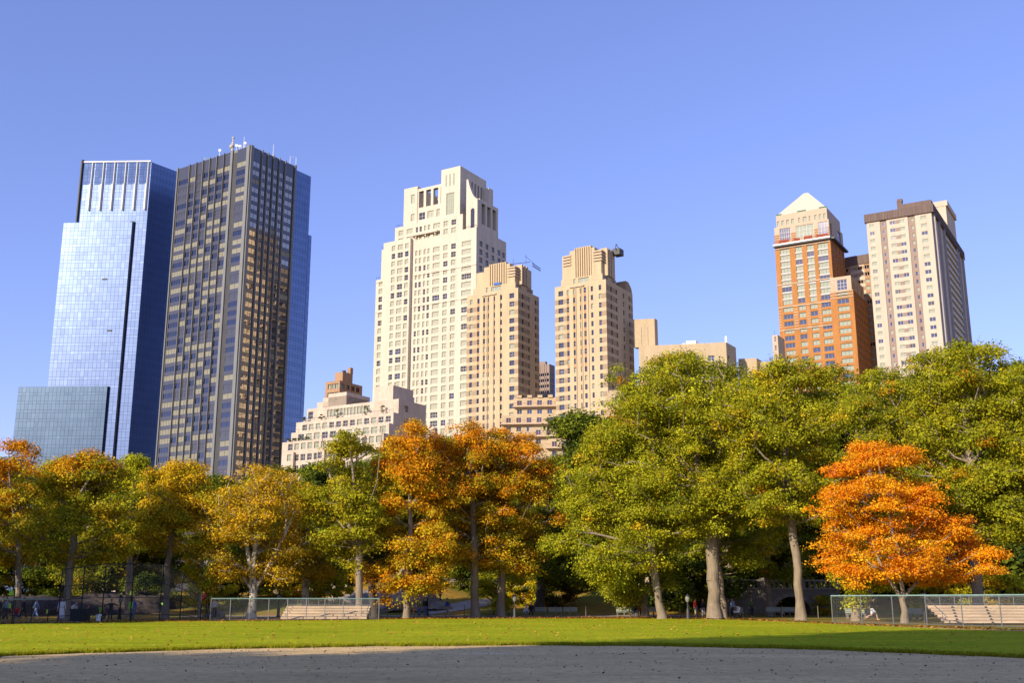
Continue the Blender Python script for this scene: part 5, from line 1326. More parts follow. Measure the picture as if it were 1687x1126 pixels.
# ------------------------------------------------------------------ rocks
M['rock'] = mat('schist_rock', (.27, .225, .185), .95, var=.3, scale=.9, stretch=(1, 1, 2.2), bump=.8, var2=.2, scale2=4)
M['rock_shade'] = mat('dark_schist_in_shade', (.06, .048, .044), .95, var=.35, scale=.8, stretch=(1, 1, 2.5), bump=.8, var2=.2, scale2=4)  # dark schist, darkened further: shade over the left rocks is in its colour
def rock(label, x, y, rx, ry, h, seed, mt='rock', tilt=.25, sink=.6):
    rng = np.random.default_rng(seed); nu, nv = 64, 26; Vs = []; Fs = []; off_ = 0
    for q in range(4):
        N_ = rng.normal(size=(15, 3)); N_[:, 2] = np.abs(N_[:, 2])*1.1; N_ /= np.linalg.norm(N_, axis=1, keepdims=True); hh = .72+.28*rng.random(15); N_[0] = (.12, -.1, .98); hh[0] = .62; N_[1] = (-.2, -.2, .96); hh[1] = .66
        s_ = 1. if q == 0 else .35+.35*rng.random(); ox = 0 if q == 0 else rng.uniform(-.75, .75)*rx; oy = 0 if q == 0 else -rng.uniform(.1, .7)*ry
        el = np.linspace(PI/2, -.1, nv+1)[:, None]; a = np.linspace(0, 2*PI, nu, endpoint=False)[None]
        D = np.stack([np.cos(a)*np.cos(el), np.sin(a)*np.cos(el), np.sin(el)+0*a], -1).reshape(-1, 3)
        dn = np.maximum(D@N_.T, 1e-3); R = np.min(hh/dn, axis=1); R = np.minimum(R, 1.15)
        P = D*R[:, None]; P = P*np.array([rx*s_, ry*s_, h*(s_ if q else 1)])
        P[:, 2] += .06*np.sin(P[:, 0]*2.3+q)+.05*np.sin(P[:, 0]*5.7+P[:, 1]*3)+tilt*P[:, 0]*.12; led = .38; P[:, 2] = .6*P[:, 2]+.4*np.round(P[:, 2]/led+.4*np.sin(P[:, 0]*.6))*led
        P += rng.normal(0, .025, P.shape); P[:, 0] += ox; P[:, 1] += oy
        i, j = np.meshgrid(np.arange(nu), np.arange(nv)); i2 = (i+1) % nu
        Fs.append(np.stack([j*nu+i, j*nu+i2, (j+1)*nu+i2, (j+1)*nu+i], -1).reshape(-1, 4)[:, ::-1]+off_); Vs.append(P); off_ += len(P)
    o = inst('rock', np_mesh('rock', np.concatenate(Vs), np.concatenate(Fs), M[mt])); o.location = (x, y, hz(x, y)-sink); tag(o, label, 'rock', 'rock outcrops'); return o
A_ = lambda px, Y: at(px, 1000, Y).x
rock('grey sloping rock outcrop behind the left bleachers', A_(628, 125), 122, 7.2, 4, 3.0, 1, sink=.4)
rock('low rounded rock beside the trunk behind the left bleachers', A_(578, 118), 117, 2.6, 1.8, 1.6, 2, sink=.2)
rock('flat pale rock shelf above the lawn by the two lamp posts', A_(722, 136), 135, 6.5, 3, 1.2, 3, sink=.3)
rock('large dark layered rock at the left edge behind the low fence', A_(34, 122), 119, 9.5, 4, 3.6, 4, 'rock_shade', sink=.5)
rock('dark layered rock behind the netting between two trunks', A_(176, 124), 122, 5.6, 3.4, 3.4, 5, 'rock_shade', sink=.4)
rock('dark low rock right of the netting trunks', A_(238, 128), 125, 3.8, 3, 3.6, 6, 'rock_shade', sink=.4)
rock('small dark boulder beside the path near the white shirted man', A_(359, 108), 106, 1.1, .8, 1.0, 7, sink=.15)
# ------------------------------------------------------------------ fences, backstop, bleachers
M['galv'] = mat('galvanised_pipe', (.17, .175, .175), .5, metal=.4, var=.08)
M['teal'] = mat('faded_teal_rail', (.22, .34, .31), .7, var=.15, scale=2)
M['blackp'] = mat('black_pipe', (.012, .013, .016), .6)
M['plank'] = mat('worn_pink_plank', (.48, .36, .24), .85, var=.22, scale=1.2, stretch=(.3, 1, 1), var2=.06, scale2=6)
def chain_mat(name, col, cover, cell=16.):
    m = bpy.data.materials.new(name); m.use_nodes = True; nt = m.node_tree; b = nt.nodes['Principled BSDF']; b.inputs['Base Color'].default_value = (*col, 1); b.inputs['Roughness'].default_value = .6
    o = N(nt, 'ShaderNodeTexCoord').outputs['Object']; sx = N(nt, 'ShaderNodeSeparateXYZ'); nt.links.new(o, sx.inputs[0])
    def M_(op, a, b_=None):
        n = N(nt, 'ShaderNodeMath', operation=op)
        for i, v in enumerate((a, b_)):
            if v is None: continue
            if isinstance(v, (int, float)): n.inputs[i].default_value = v
            else: nt.links.new(v, n.inputs[i])
        return n.outputs[0]
    xy = M_('ADD', sx.outputs[0], sx.outputs[1]); fs = []
    for op in ('ADD', 'SUBTRACT'):
        f = M_('FRACT', M_('MULTIPLY', M_(op, xy, sx.outputs[2]), cell)); fs.append(M_('LESS_THAN', f, cover))
    mx = M_('MAXIMUM', *fs); t = N(nt, 'ShaderNodeBsdfTransparent'); ms = N(nt, 'ShaderNodeMixShader'); out = nt.nodes['Material Output']
    nt.links.new(mx, ms.inputs[0]); nt.links.new(t.outputs[0], ms.inputs[1]); nt.links.new(b.outputs[0], ms.inputs[2]); nt.links.new(ms.outputs[0], out.inputs[0]); return m
M['chain'] = chain_mat('grey_chain_link', (.22, .23, .24), .05); M['chaind'] = chain_mat('dark_chain_link', (.04, .045, .06), .075)
def fence(label, pts, h, cat='fence', post='galv', rail='teal', mesh_='chain', rr=.045, pr=.035, mids=(), h2=None, nm='chain_link_fence', each=None):
    p0 = Vector(pts[0]); r = empty(nm, (p0.x, p0.y, hz(p0.x, p0.y)), label, cat)
    z0 = r.location.z; L = [Vector((p[0]-p0.x, p[1]-p0.y, hz(p[0], p[1])-z0)) for p in pts]
    hs = h2 or [h]*len(L)
    for a, hh in zip(L, hs):
        m = MB(); m.tube(a, a+Vector((0, 0, hh+.05)), pr, n=6); m.build('post', M[post], r)
    m = MB(); mm = MB(); md = MB()
    for a, b, ha, hb in zip(L, L[1:], hs, hs[1:]):
        m.tube(a+Vector((0, 0, ha+.05)), b+Vector((0, 0, hb+.05)), rr, n=6)
        mm.quad(a+Vector((0, 0, .05)), b+Vector((0, 0, .05)), b+Vector((0, 0, hb)), a+Vector((0, 0, ha)))
        for f in mids: md.tube(a+Vector((0, 0, ha*f)), b+Vector((0, 0, hb*f)), .022, n=5)
    m.build('top_rail', M[rail], r); mm.build('wire_mesh', M[mesh_], r)
    if md.v: md.build('middle_rail', M[post], r)
    return r
def gp(px, py): v = gnd(px, py); return (v.x, v.y)
def line(a, b, n): return [(a[0]+(b[0]-a[0])*k/n, a[1]+(b[1]-a[1])*k/n) for k in range(n+1)]
# left: low fence, tall backstop, long fence
fence('low dark fence with teal top rail at the left edge', line(gp(-40, 1031.5), gp(78, 1027.8), 4), 1.62, post='blackp', mesh_='chaind', rr=.03, mids=(.05, .35))
bs_pts = [gp(95, 1026.5), gp(132, 1025.8), gp(167, 1025.2), gp(214, 1024.6), gp(262, 1024.3), gp(296, 1024.0), gp(330, 1023.8)]
fence('tall dark netting backstop of the ball field at left', bs_pts, 6.0, 'backstop', 'blackp', 'blackp', 'chaind', rr=.035, pr=.05, mids=(.12, .42, .68), h2=[3.8, 4.1, 4.3, 4.35, 4.3, 3.7, 2.2], nm='backstop')
fence('long fence with pale teal rail behind the left bleachers', line(gp(346, 1024.3), gp(624, 1022.6), 9), 1.68, mids=(.06,))
fence('fence with pale teal rail in front of the right bleachers', line(gp(1372, 1028), gp(1720, 1037), 6), 1.86, mids=(.05,))
bl_ = fence('low dark pipe railing beside the path behind the netting', line((A_(300, 108), 108.5), (A_(400, 108), 108.5), 5), 1.1, 'railing', 'blackp', 'blackp', 'chaind', rr=.02, pr=.02, nm='railing')
def bleachers(label, pl, pr, py, rows_n, rise, run, stepx=(), seed=1):
    a = gnd(pl, py); b = gnd(pr, py); a.y = b.y = (a.y+b.y)/2; W = b.x-a.x
    r = empty('bleachers', (a.x, a.y, 0), label, 'bleachers', 'bleachers'); rng = random.Random(seed)
    for k in range(rows_n):
        z = .28+k*rise; y = k*run
        n = 4
        for i in range(n):
            m = MB(); x0 = W*i/n+.012; x1 = W*(i+1)/n-.012; m.box(x0, x1, y, y+.30, z-.045, z); m.build('seat_plank', M['plank'], r)
        m = MB(); m.box(0, W, y-.02, y, z-rise*.86, z-.05); m.build('riser', M['plank'], r)
        if k: m = MB(); m.box(0, W, y-run+.33, y-.03, z-rise-.05, z-rise-.01); m.build('footboard', M['plank'], r)
    for sx in stepx:
        for k in range(rows_n):
            m = MB(); m.box(W*sx+.16*k, W*sx+.16*k+.09, k*run-.16, k*run-.03, k*rise, .28+k*rise-.06); m.build('bracket', M['steel'], r)
    fr = MB()
    for i in range(7):
        x = W*i/6*.995+.01
        fr.tube((x, .1, 0), (x, (rows_n-1)*run+.35, .2+(rows_n-1)*rise), .03, n=5); fr.tube((x, (rows_n-1)*run+.35, 0), (x, (rows_n-1)*run+.35, .2+(rows_n-1)*rise), .03, n=5); fr.tube((x, 0.1, .05), (x, (rows_n-1)*run+.35, .05), .025, n=5)
    fr.build('frame', M['steel'], r)
    yb = (rows_n-1)*run+.42; zb = .28+(rows_n-1)*rise
    bk = MB()
    for i in range(9): x = W*i/8; bk.tube((x, yb, zb-.3), (x, yb, zb+.6), .028, n=5)
    bk.tube((0, yb, zb+.6), (W, yb, zb+.6), .03, n=5); bk.tube((0, yb, zb+.1), (W, yb, zb+.1), .025, n=5)
    for x in (0, W): bk.tube((x, yb, zb+.6), (x, .1, .28+.5), .025, n=5); bk.tube((x, .2, .25), (x, .2, .9), .025, n=5)
    bk.build('guard_rail', M['galv'], r)
    w = MB(); w.quad((0, yb, zb), (W, yb, zb), (W, yb, zb+.58), (0, yb, zb+.58)); w.build('wire_mesh', M['chain'], r)
bleachers('faded wooden bleachers behind the left fence', 462, 604, 1022.8, 5, .215, .55, (), 1)
bleachers('faded wooden bleachers at the right edge behind the fence', 1556, 1760, 1030.5, 6, .195, .55, (.10, .38, .72), 2)
# end frame of the left bleacher
# ------------------------------------------------------------------ lamps
M['lampglass'] = mat('lamp_globe', (.22, .22, .2), .25, spec=.6)
def lamp(label, px, py, ytop, col='blackp'):
    p = gnd(px, py) if py > 1015 else at(px, 1000, 122); y = p.y; x = at(px, 1000, y).x; z0 = hz(x, y); h = at(px, ytop, y).z-z0
    r = empty('street_lamp', (x, y, z0), label, 'street lamp', 'park lamp posts')
    m = MB(); m.lathe([(.2, 0), (.2, .12), (.15, .2), (.15, .75), (.11, .85), (.065, .95), (.055, h-.95), (.09, h-.9), (.05, h-.82), (.12, h-.72)], n=10); m.build('post', M[col], r, True)
    m = MB(); m.lathe([(.10, h-.72), (.17, h-.6), (.21, h-.42), (.18, h-.25)], n=10); m.build('globe', M['lampglass'], r, True)
    m = MB(); m.lathe([(.22, h-.26), (.17, h-.17), (.06, h-.08), (.04, h-.02), (.0, h)], n=10); m.build('cap', M[col], r, True)
lamp('black park lamp post beside the man in jeans', 704, 1016.5, 974)
lamp('slim black park lamp post on the slope left of the blue shirted walker', 725, 1008, 972)
lamp('grey park lamp post right of the smooth flared trunks', 848, 1019, 979, 'steel')
lamp('grey park lamp post left of the person in red', 1133, 1021, 979, 'steel')
lamp('black park lamp post between the orange maple and the right bleachers', 1522, 1026.5, 972)
lamp('black park lamp post behind the left fence near the bleachers', 459, 1018, 977)
lamp('black park lamp post behind the netting at left', 198, 1021, 980)
# ------------------------------------------------------------------ benches
M['benchg'] = mat('pale_green_bench', (.33, .36, .30), .7, var=.12); M['conc'] = mat('bench_concrete', (.19, .17, .14), .9)
def bench(label, px0, px1, Y, mt='benchg'):
    x0, x1 = A_(px0, Y), A_(px1, Y); W = x1-x0; r = empty('park_bench', (x0, Y, hz(x0, Y)), label, 'bench', 'park benches')
    m = MB()
    for k in range(3): m.box(0, W, -.42+k*.15, -.30+k*.15, .42, .45)
    m.build('seat', M[mt], r); m = MB()
    for k in range(3): m.box(0, W, .03+.03*k, .06+.03*k, .52+k*.14, .63+k*.14)
    m.build('backrest', M[mt], r)
    for i in range(3):
        m = MB(); x = .1+(W-.2)*i/2; m.box(x-.04, x+.04, -.4, .05, 0, .415); m.box(x-.04, x+.04, .10, .16, .3, .95); m.build('leg', M['conc'], r)
for lab, a, b, Y in [('left of three pale benches right of the flared trunks', 881, 900, 114), ('middle of three pale benches right of the flared trunks', 903, 926, 114), ('right of three pale benches right of the flared trunks', 928, 951, 114),
                     ('bench left of the seated couple', 1015, 1040, 110), ('bench with the seated couple under the forked tree', 1041, 1062, 110), ('bench right of the forked tree', 1066, 1086, 110),
                     ('bench left of the bridge arch beside the stroller', 1212, 1224, 112), ('bench in front of the bridge arch left of the sapling', 1262, 1286, 112), ('bench in front of the bridge arch right of the sapling', 1288, 1310, 112),
                     ('bench behind the right fence beside the runner', 1392, 1424, 98), ('bench behind the right fence left of the lamp post', 1496, 1520, 97)]:
    bench(lab, a, b, Y)
# ------------------------------------------------------------------ stone bridge
M['stone'] = mat('bridge_sandstone', (.20, .17, .14), .95, var=.2, scale=1.2, var2=.12, scale2=4); M['stone_l'] = mat('bridge_coping', (.28, .24, .2), .9, var=.15, scale=1.)
def bridge():
    Y = 122; x0, x1 = A_(1190, Y), A_(1385, Y); W = x1-x0; r = empty('stone_bridge', (x0, Y, 0), 'dark stone bridge with arch and balustrade behind the leaning trunk', 'bridge')
    xa = A_(1306, Y)-x0; ra = 1.9; H = 2.75; D = 5.; zg = -.1
    m = MB(); n = 14
    pr = [(xa-ra*math.cos(PI*k/n), .5+ra*.78*math.sin(PI*k/n)) for k in range(n+1)]
    for yy, flip in ((0, 0), (D, 1)):
        def q(*p): m.quad(*(p if not flip else p[::-1]))
        q((0, yy, zg), (xa-ra, yy, zg), (xa-ra, yy, H), (0, yy, H)); q((xa+ra, yy, zg), (W, yy, zg), (W, yy, H), (xa+ra, yy, H))
        for a, b in zip(pr, pr[1:]): q((a[0], yy, a[1]), (b[0], yy, b[1]), (b[0], yy, H), (a[0], yy, H))
    pts = [(xa-ra, zg)]+pr+[(xa+ra, zg)]
    for a, b in zip(pts, pts[1:]): m.quad((a[0], 0, a[1]), (a[0], D, a[1]), (b[0], D, b[1]), (b[0], 0, b[1]))
    m.quad((0, 0, H), (W, 0, H), (W, D, H), (0, D, H)); m.quad((0, D, zg), (0, 0, zg), (0, 0, H), (0, D, H)); m.quad((W, 0, zg), (W, D, zg), (W, D, H), (W, 0, H))
    m.build('wall', M['stone'], r)
    m = MB(); k_ = 9
    for k in range(k_):
        a0 = PI*k/k_+.03; a1 = PI*(k+1)/k_-.03; P = lambda a, rr, y: (xa-rr*math.cos(a), y, .5+rr*.78*math.sin(a))
        m.quad(P(a0, ra+.02, -.06), P(a1, ra+.02, -.06), P(a1, ra+.5, -.06), P(a0, ra+.5, -.06)); m.quad(P(a0, ra+.02, -.003), P(a1, ra+.02, -.003), P(a1, ra+.02, -.06), P(a0, ra+.02, -.06))
    m.build('arch_stones', M['stone_l'], r)
    m = MB(); m.box(-.1, W+.1, -.14, .35, H+.003, H+.16); m.box(-.1, W+.1, -.12, .33, H+.86, H+1.05); m.build('coping', M['stone_l'], r)
    m = MB(); n = int(W/.55)
    for k in range(n): x = W*k/n; m.box(x, x+.26, -.02, .22, H+.165, H+.855)
    m.build('balustrade', M['stone'], r)
    for f in (0.02, .33, .66, .96): m = MB(); m.box(W*f, W*f+.5, -.2, .4, H+.163, H+1.25); m.build('pier', M['stone_l'], r)
bridge()
# ------------------------------------------------------------------ signs and small things
M['green_s'] = mat('bright_green_panel', (.25, .55, .05), .6); M['red'] = mat('red_plastic', (.62, .02, .03), .35); M['navy'] = mat('navy_blue', (.03, .05, .30), .6); M['dkgreen'] = mat('dark_green_paint', (.012, .02, .022), .6)
M['yel'] = mat('yellow_green_panel', (.45, .55, .06), .6)
def post_with(nm, label, cat, px, py, parts, Y=None, h=None, postcol='blackp', r_=.04):
    p = gnd(px, py); x, y = p.x, p.y; z0 = hz(x, y); r = empty(nm, (x, y, z0), label, cat)
    top = max(at(px, q[2], y).z-z0 for q in parts); m = MB(); m.tube((0, 0, 0), (0, 0, top), r_, n=6); m.build('post', M[postcol], r)
    for (pn, mt, yt, yb, x0, x1) in parts:
        m = MB(); xa, xb = at(x0, yb, y).x-x, at(x1, yb, y).x-x; m.box(xa, xb, -.09, -.05, at(px, yb, y).z-z0, at(px, yt, y).z-z0); m.build(pn, M[mt], r)
    return r
sg = post_with('field_sign', 'green field number sign on a black post at the left edge', 'sign', 19, 1029, [('panel', 'green_s', 974, 982, 16, 23), ('panel', 'green_s', 995, 1003, 14.5, 18.5)])
m = MB(); x = .02; m.box(.05, .11, -.1, -.0915, 2.55, 2.95); m.box(.01, .05, -.1, -.0915, 2.85, 2.92); m.build('numeral', M['white'], sg)
post_with('foul_pole', 'black pole with yellow green strips behind the netting', 'sign', 216, 1023, [('panel', 'yel', 974, 982, 214, 217), ('panel', 'yel', 974, 982, 218.3, 221.2), ('panel', 'green_s', 992.5, 1003.5, 212, 215.2), ('panel', 'green_s', 992.5, 1003.5, 216.4, 219.4), ('panel', 'green_s', 1005, 1010, 213.5, 217)])
post_with('marker', 'small yellow marker on a post left of the netting', 'sign', 78, 1027, [('panel', 'yel', 1005, 1012, 76.5, 79.5)])
def banner():
    Y = 128; x = A_(1196, Y); z0 = hz(x, Y); r = empty('banner_post', (x, Y, z0), 'blue street banner with white lettering right of the thickest trunk', 'banner'); zt = at(1193, 918, Y).z-z0
    m = MB(); m.tube((.35, 0, 0), (.35, 0, zt+.2), .06, n=6); m.tube((.35, 0, zt), (-.35, 0, zt), .025, n=5); m.build('post', M['steel'], r)
    zb = at(1193, 942, Y).z-z0; m = MB(); m.box(-.3, .3, -.02, .02, zb, zt-.05); m.build('banner', M['navy'], r)
    m = MB(); h = zt-zb
    for k, (f, w) in enumerate(((.12, .4), (.2, .3), (.3, .42), (.55, .36), (.62, .44), (.7, .3))): m.box(-w/2, w/2, -.032, -.021, zb+h*f, zb+h*f+.09)
    m.build('lettering', M['white'], r)
banner()
def slide():
    p = gnd(334, 1021); r = empty('slide', (p.x, 106, hz(p.x, 106)), 'red playground slide behind the netting', 'slide'); m = MB()
    a, b = at(330, 992, 106), at(343, 976, 106); o = r.location
    A, B = a-o, b-o; n = 8
    for k in range(n):
        t0, t1 = k/n, (k+1)/n; P = lambda t: Vector((A.x+(B.x-A.x)*t, 0, A.z+(B.z-A.z)*(t**1.25)))
        p0, p1 = P(t0), P(t1); w = Vector((0, .35, 0)); u = Vector((0, 0, .22))
        m.quad(p0-w, p1-w, p1+w, p0+w); m.quad(p0-w-u*.3, p1-w-u*.3, p1-w+u, p0-w+u); m.quad(p0+w+u, p1+w+u, p1+w-u*.3, p0+w-u*.3)
    m.build('chute', M['red'], r); m = MB(); m.tube((B.x, -.3, 0), (B.x, -.3, B.z), .05); m.tube((B.x, .3, 0), (B.x, .3, B.z), .05); m.tube((A.x, 0, 0), (A.x, 0, A.z), .05); m.build('support', M['steel'], r)
slide()
def boxy(nm, lab, cat, px0, px1, py, h, D, mt):
    a, b = gnd(px0, py), gnd(px1, py); r = empty(nm, (a.x, a.y, hz(a.x, a.y)), lab, cat); W = b.x-a.x
    m = MB(); m.box(0, W, 0, D, 0, h-.12); m.build('body', M[mt], r); m = MB(); m.box(-.05, W+.05, -.05, D+.05, h-.117, h); m.build('lid', M[mt], r)
boxy('storage_box', 'dark storage box behind the netting beside the crouching people', 'storage box', 114.5, 140.5, 1025.2, .95, .9, 'dkgreen')
boxy('litter_bin', 'small green litter bin at the foot of the golden tree', 'bin', 265, 268.6, 1015, .9, .5, 'green_s')
boxy('litter_bin', 'small green litter bin behind the netting', 'bin', 162.5, 166.5, 1016, .8, .5, 'green_s')
boxy('equipment_bag', 'white equipment bag on the ground by the netting', 'bag', 158, 164, 1025.3, .55, .35, 'white')
# low posts of a wire guard
for k, (px, Y) in enumerate([(639, 112), (765, 112), (841, 112), (891, 112), (915, 112), (939, 112), (965, 112), (1121, 110), (1149, 112), (1202, 112), (1229, 112), (1288, 109), (1347, 104), (1395, 100)]):
    x = A_(px, Y); m = MB(); m.tube((0, 0, 0), (0, 0, 1.05), .04, .035, 6); m.lathe([(.035, 1.05), (.045, 1.07), (0, 1.11)], n=6); o = m.build('fence_post', M['conc']); o.location = (x, Y, hz(x, Y)); tag(o, 'thin pale wire guard post standing at the edge of the path', 'post', 'wire guard posts along the path')
# ================================================================== PEOPLE
M['skin'] = mat('skin', (.50, .29, .19), .6, var=.05); 
CL = dict(white=(.72, .72, .74), black=(.02, .02, .025), blue=(.05, .10, .42), lblue=(.28, .38, .62), jean=(.11, .17, .33), red=(.62, .05, .03), green=(.10, .14, .05), brown=(.22, .10, .05), grey=(.3, .32, .35), dark=(.03, .035, .05), orange=(.7, .2, .05), khaki=(.4, .34, .22), purple=(.2, .12, .35), tan=(.45, .3, .2))
CM = {}
def cm(n):
    if n not in CM: CM[n] = mat(n+'_cloth', CL[n], .85, var=.08, scale=6)
    return CM[n]
CMH = {n: mat(n+'_hair', c, .7, var=.1, scale=20) for n, c in dict(dark=(.03, .02, .015), grey=(.6, .58, .55), fair=(.35, .24, .12)).items()}
def capsule_tubes(mb, chain, n=8):
    """continuous limb: rings along a chain [(p,r)...] sharing vertices"""
    b = len(mb.v); K = len(chain); prev = None
    for k, (p, r) in enumerate(chain):
        p = Vector(p); q = Vector(chain[min(k+1, K-1)][0]); o = Vector(chain[max(k-1, 0)][0]); d = (q-o).normalized()
        ref = Vector((0, 1, 0)) if abs(d.y) < .9 else Vector((1, 0, 0)); u = d.cross(ref).normalized(); w = d.cross(u)
        rx, ry = r if isinstance(r, tuple) else (r, r)
        for i in range(n): a = 2*PI*i/n; mb.v.append(tuple(p+u*math.cos(a)*rx+w*math.sin(a)*ry))
    for k in range(K-1):
        for i in range(n): j = (i+1) % n; mb.f.append((b+k*n+i, b+k*n+j, b+(k+1)*n+j, b+(k+1)*n+i)); mb.m.append(0)
    mb.f.append(tuple(b+i for i in reversed(range(n)))); mb.m.append(0); mb.f.append(tuple(b+(K-1)*n+i for i in range(n))); mb.m.append(0)
def ik(a, b, l1, l2, bend):
    a, b = Vector(a), Vector(b); d = b-a; L = min(d.length, (l1+l2)*.999); d.normalize(); x = (l1*l1-l2*l2+L*L)/(2*L); h = math.sqrt(max(0, l1*l1-x*x)); bd = Vector(bend); bd = (bd-d*bd.dot(d)).normalized()
    return a+d*x+bd*h, a+d*L
def person(label, px, Y, pose='stand', shirt='dark', trou='jean', hair='dark', face=0., h=1.72, skirt=False, group=None, z=None, seed=0, cap=None):
    x = A_(px, Y); rr = random.Random(seed+int(px)); r = empty('person', (x, Y, hz(x, Y) if z is None else z), label, 'person', group, rz=face); s = h/1.72
    v = lambda *p: Vector(p)*s
    hip = v(0, 0, .93); chest = v(0, 0, 1.32); knee_b = (0, -1, 0)
    fL, fR, hL, hR = v(-.11, 0, .07), v(.11, .03, .07), v(-.30, -.05, .82), v(.30, -.04, .80)
    if pose == 'walk': fL, fR, hL, hR = v(-.08, -.30, .07), v(.08, .30, .11), v(-.27, .22, .86), v(.27, -.24, .90)
    if pose == 'run': fL, fR, hL, hR = v(-.08, -.38, .20), v(.08, .48, .36), v(-.26, .12, 1.12), v(.26, -.3, 1.15); chest = v(0, -.08, 1.31)
    if pose == 'arms': hL, hR = v(-.62, -.05, 1.28), v(.62, -.05, 1.28)
    if pose == 'crouch': hip = v(0, .12, .38); chest = v(0, -.06, .78); fL, fR, hL, hR = v(-.14, -.12, .07), v(.14, -.05, .07), v(-.22, -.45, .45), v(.22, -.45, .42)
    if pose == 'bend': hip = v(0, .1, .88); chest = v(0, -.28, 1.06); hL, hR = v(-.2, -.5, .6), v(.2, -.5, .6)
    if pose == 'sit': hip = v(0, -.12, .53); chest = v(0, -.06, .93); fL, fR, hL, hR = v(-.13, -.62, .07), v(.13, -.58, .07), v(-.18, -.42, .62), v(.18, -.42, .62)
    up = (chest-hip).normalized(); sh = chest+up*.10*s; neck = chest+up*.20*s; head = neck+up*.17*s+v(0, -.02, 0)
    if pose in ('bend', 'crouch'): head = neck+v(0, -.06, .13)
    sL, sR = sh+v(-.19, 0, 0), sh+v(.19, 0, 0); hpL, hpR = hip+v(-.09, 0, -.02), hip+v(.09, 0, -.02)
    B, S, T = MB(), MB(), MB()
    # body: torso, neck and limbs meet in one mesh
    capsule_tubes(B, [(hip-up*.10*s, (.12*s, .09*s)), (hip, (.16*s, .11*s)), (hip+up*.2*s, (.135*s, .10*s)), (chest, (.17*s, .115*s)), (sh, (.16*s, .10*s)), (neck-up*.04*s, (.065*s, .065*s)), (neck+up*.06*s, (.055*s, .06*s)), (head-up*.09*s, (.055*s, .075*s)), (head-up*.02*s, (.075*s, .09*s)), (head+up*.06*s, (.075*s, .095*s)), (head+up*.115*s, (.04*s, .05*s))], 10)
    for (S0, H0, sg) in ((sL, hL, -1), (sR, hR, 1)):
        e, w = ik(S0, H0, .29*s, .27*s, (sg*.5, 1, -.3)); hand = w+(w-e).normalized()*.08*s
        capsule_tubes(B, [(S0+v(-sg*.04, 0, .01), .055*s), (S0, .056*s), (e, .042*s), (w, .028*s), (w+(hand-w)*.5, (.042*s, .022*s)), (hand, (.036*s, .016*s))])
        d = (hand-w).normalized(); sd = d.cross(Vector((0, 1, 0))).normalized()
        for k in range(4): f0 = hand+sd*(-.03+.02*k)*s; capsule_tubes(B, [(f0, .009*s), (f0+d*.045*s+v(0, -.006, 0), .008*s), (f0+d*(.065+.012*(k in (1, 2)))*s+v(0, -.02, 0), .006*s)], 4)
        capsule_tubes(B, [(w+d*.03*s+sd*.035*s, .010*s), (w+d*.07*s+sd*.065*s, .009*s)], 4)
        capsule_tubes(S, [(S0+v(-sg*.05, 0, .015), .075*s), (S0+v(sg*.01, 0, 0), .073*s), (S0+(e-S0)*.55, .064*s), (e, .056*s), (e+(w-e)*.75, .044*s)])
    for (P0, F0, sg) in ((hpL, fL, -1), (hpR, fR, 1)):
        kn, an = ik(P0, F0, .43*s, .43*s, (sg*.12, -1, .1)); F_ = Vector(F0)
        capsule_tubes(B, [(P0, .088*s), (P0+(kn-P0)*.5, .075*s), (kn, .055*s), (kn+(F_-kn)*.35, .055*s), (F_, .036*s), (F_+v(0, -.03, -.035), (.04*s, .035*s)), (F_+v(0, -.16, -.045), (.04*s, .022*s))])
        if not skirt: 
            end = .45 if trou in ('short',) else .93
            capsule_tubes(T, [(P0+v(0, 0, .04), .105*s), (P0+(kn-P0)*.5, .09*s), (kn, .072*s), (kn+(F_-kn)*.5, .066*s), (kn+(F_-kn)*.93, .058*s)] if pose != 'run' else [(P0+v(0, 0, .04), .105*s), (P0+(kn-P0)*.5, .10*s), (P0+(kn-P0)*.85, .10*s)])
        capsule_tubes(T if False else S if False else B, [(F_+v(0, .05, -.045), (.045*s, .025*s)), (F_+v(0, -.17, -.05), (.045*s, .022*s))], 6)
    if skirt: capsule_tubes(T, [(hip+up*.1*s, (.15*s, .11*s)), (hip, (.2*s, .15*s)), (hip*.55, (.26*s, .2*s)), (hip*.2, (.30*s, .24*s))], 12)
    else: capsule_tubes(T, [(hip+up*.10*s, (.155*s, .12*s)), (hip, (.185*s, .135*s)), (hip-up*.07*s, (.16*s, .12*s))], 10)
    capsule_tubes(S, [(hip+up*.03*s, (.175*s, .13*s)), (hip+up*.2*s, (.16*s, .125*s)), (chest, (.195*s, .14*s)), (sh+up*.015*s, (.17*s, .11*s)), (neck-up*.035*s, (.08*s, .08*s))], 10)
    body = B.build('body', M['skin'], r, True); S.build('shirt', cm(shirt), r, True); T.build('skirt' if skirt else 'trousers', cm(trou), r, True)
    Hh = MB(); n = 10; ring = []
    for k, (rr_, zz) in enumerate(((.088, -.01), (.098, .03), (.098, .07), (.08, .115), (.04, .14), (.0, .147))):
        ring.append((rr_*s, zz*s))
    Hh.lathe(ring, tuple(head+v(0, .018, 0)), n); Hh.build('hair', CMH[hair], r, True)
    fc = MB(); hp = head
    for sg in (-1, 1): c = hp+v(sg*.03, -.088, .015); fc.box(c.x-.011*s, c.x+.011*s, c.y-.006*s, c.y+.006*s, c.z-.006*s, c.z+.006*s)
    c = hp+v(0, -.085, -.045); fc.box(c.x-.022*s, c.x+.022*s, c.y-.004*s, c.y+.004*s, c.z-.005*s, c.z+.005*s); fc.build('face', CMH['dark'], r)
    ns = MB(); c = hp+v(0, -.095, -.015); ns.lathe([(.014*s, -.02*s), (.012*s, 0), (.004*s, .03*s)], tuple(c), 6)
    for sg in (-1, 1): c = hp+v(sg*.082, 0, 0); ns.box(c.x-.008*s, c.x+.008*s, c.y-.02*s, c.y+.02*s, c.z-.03*s, c.z+.03*s)
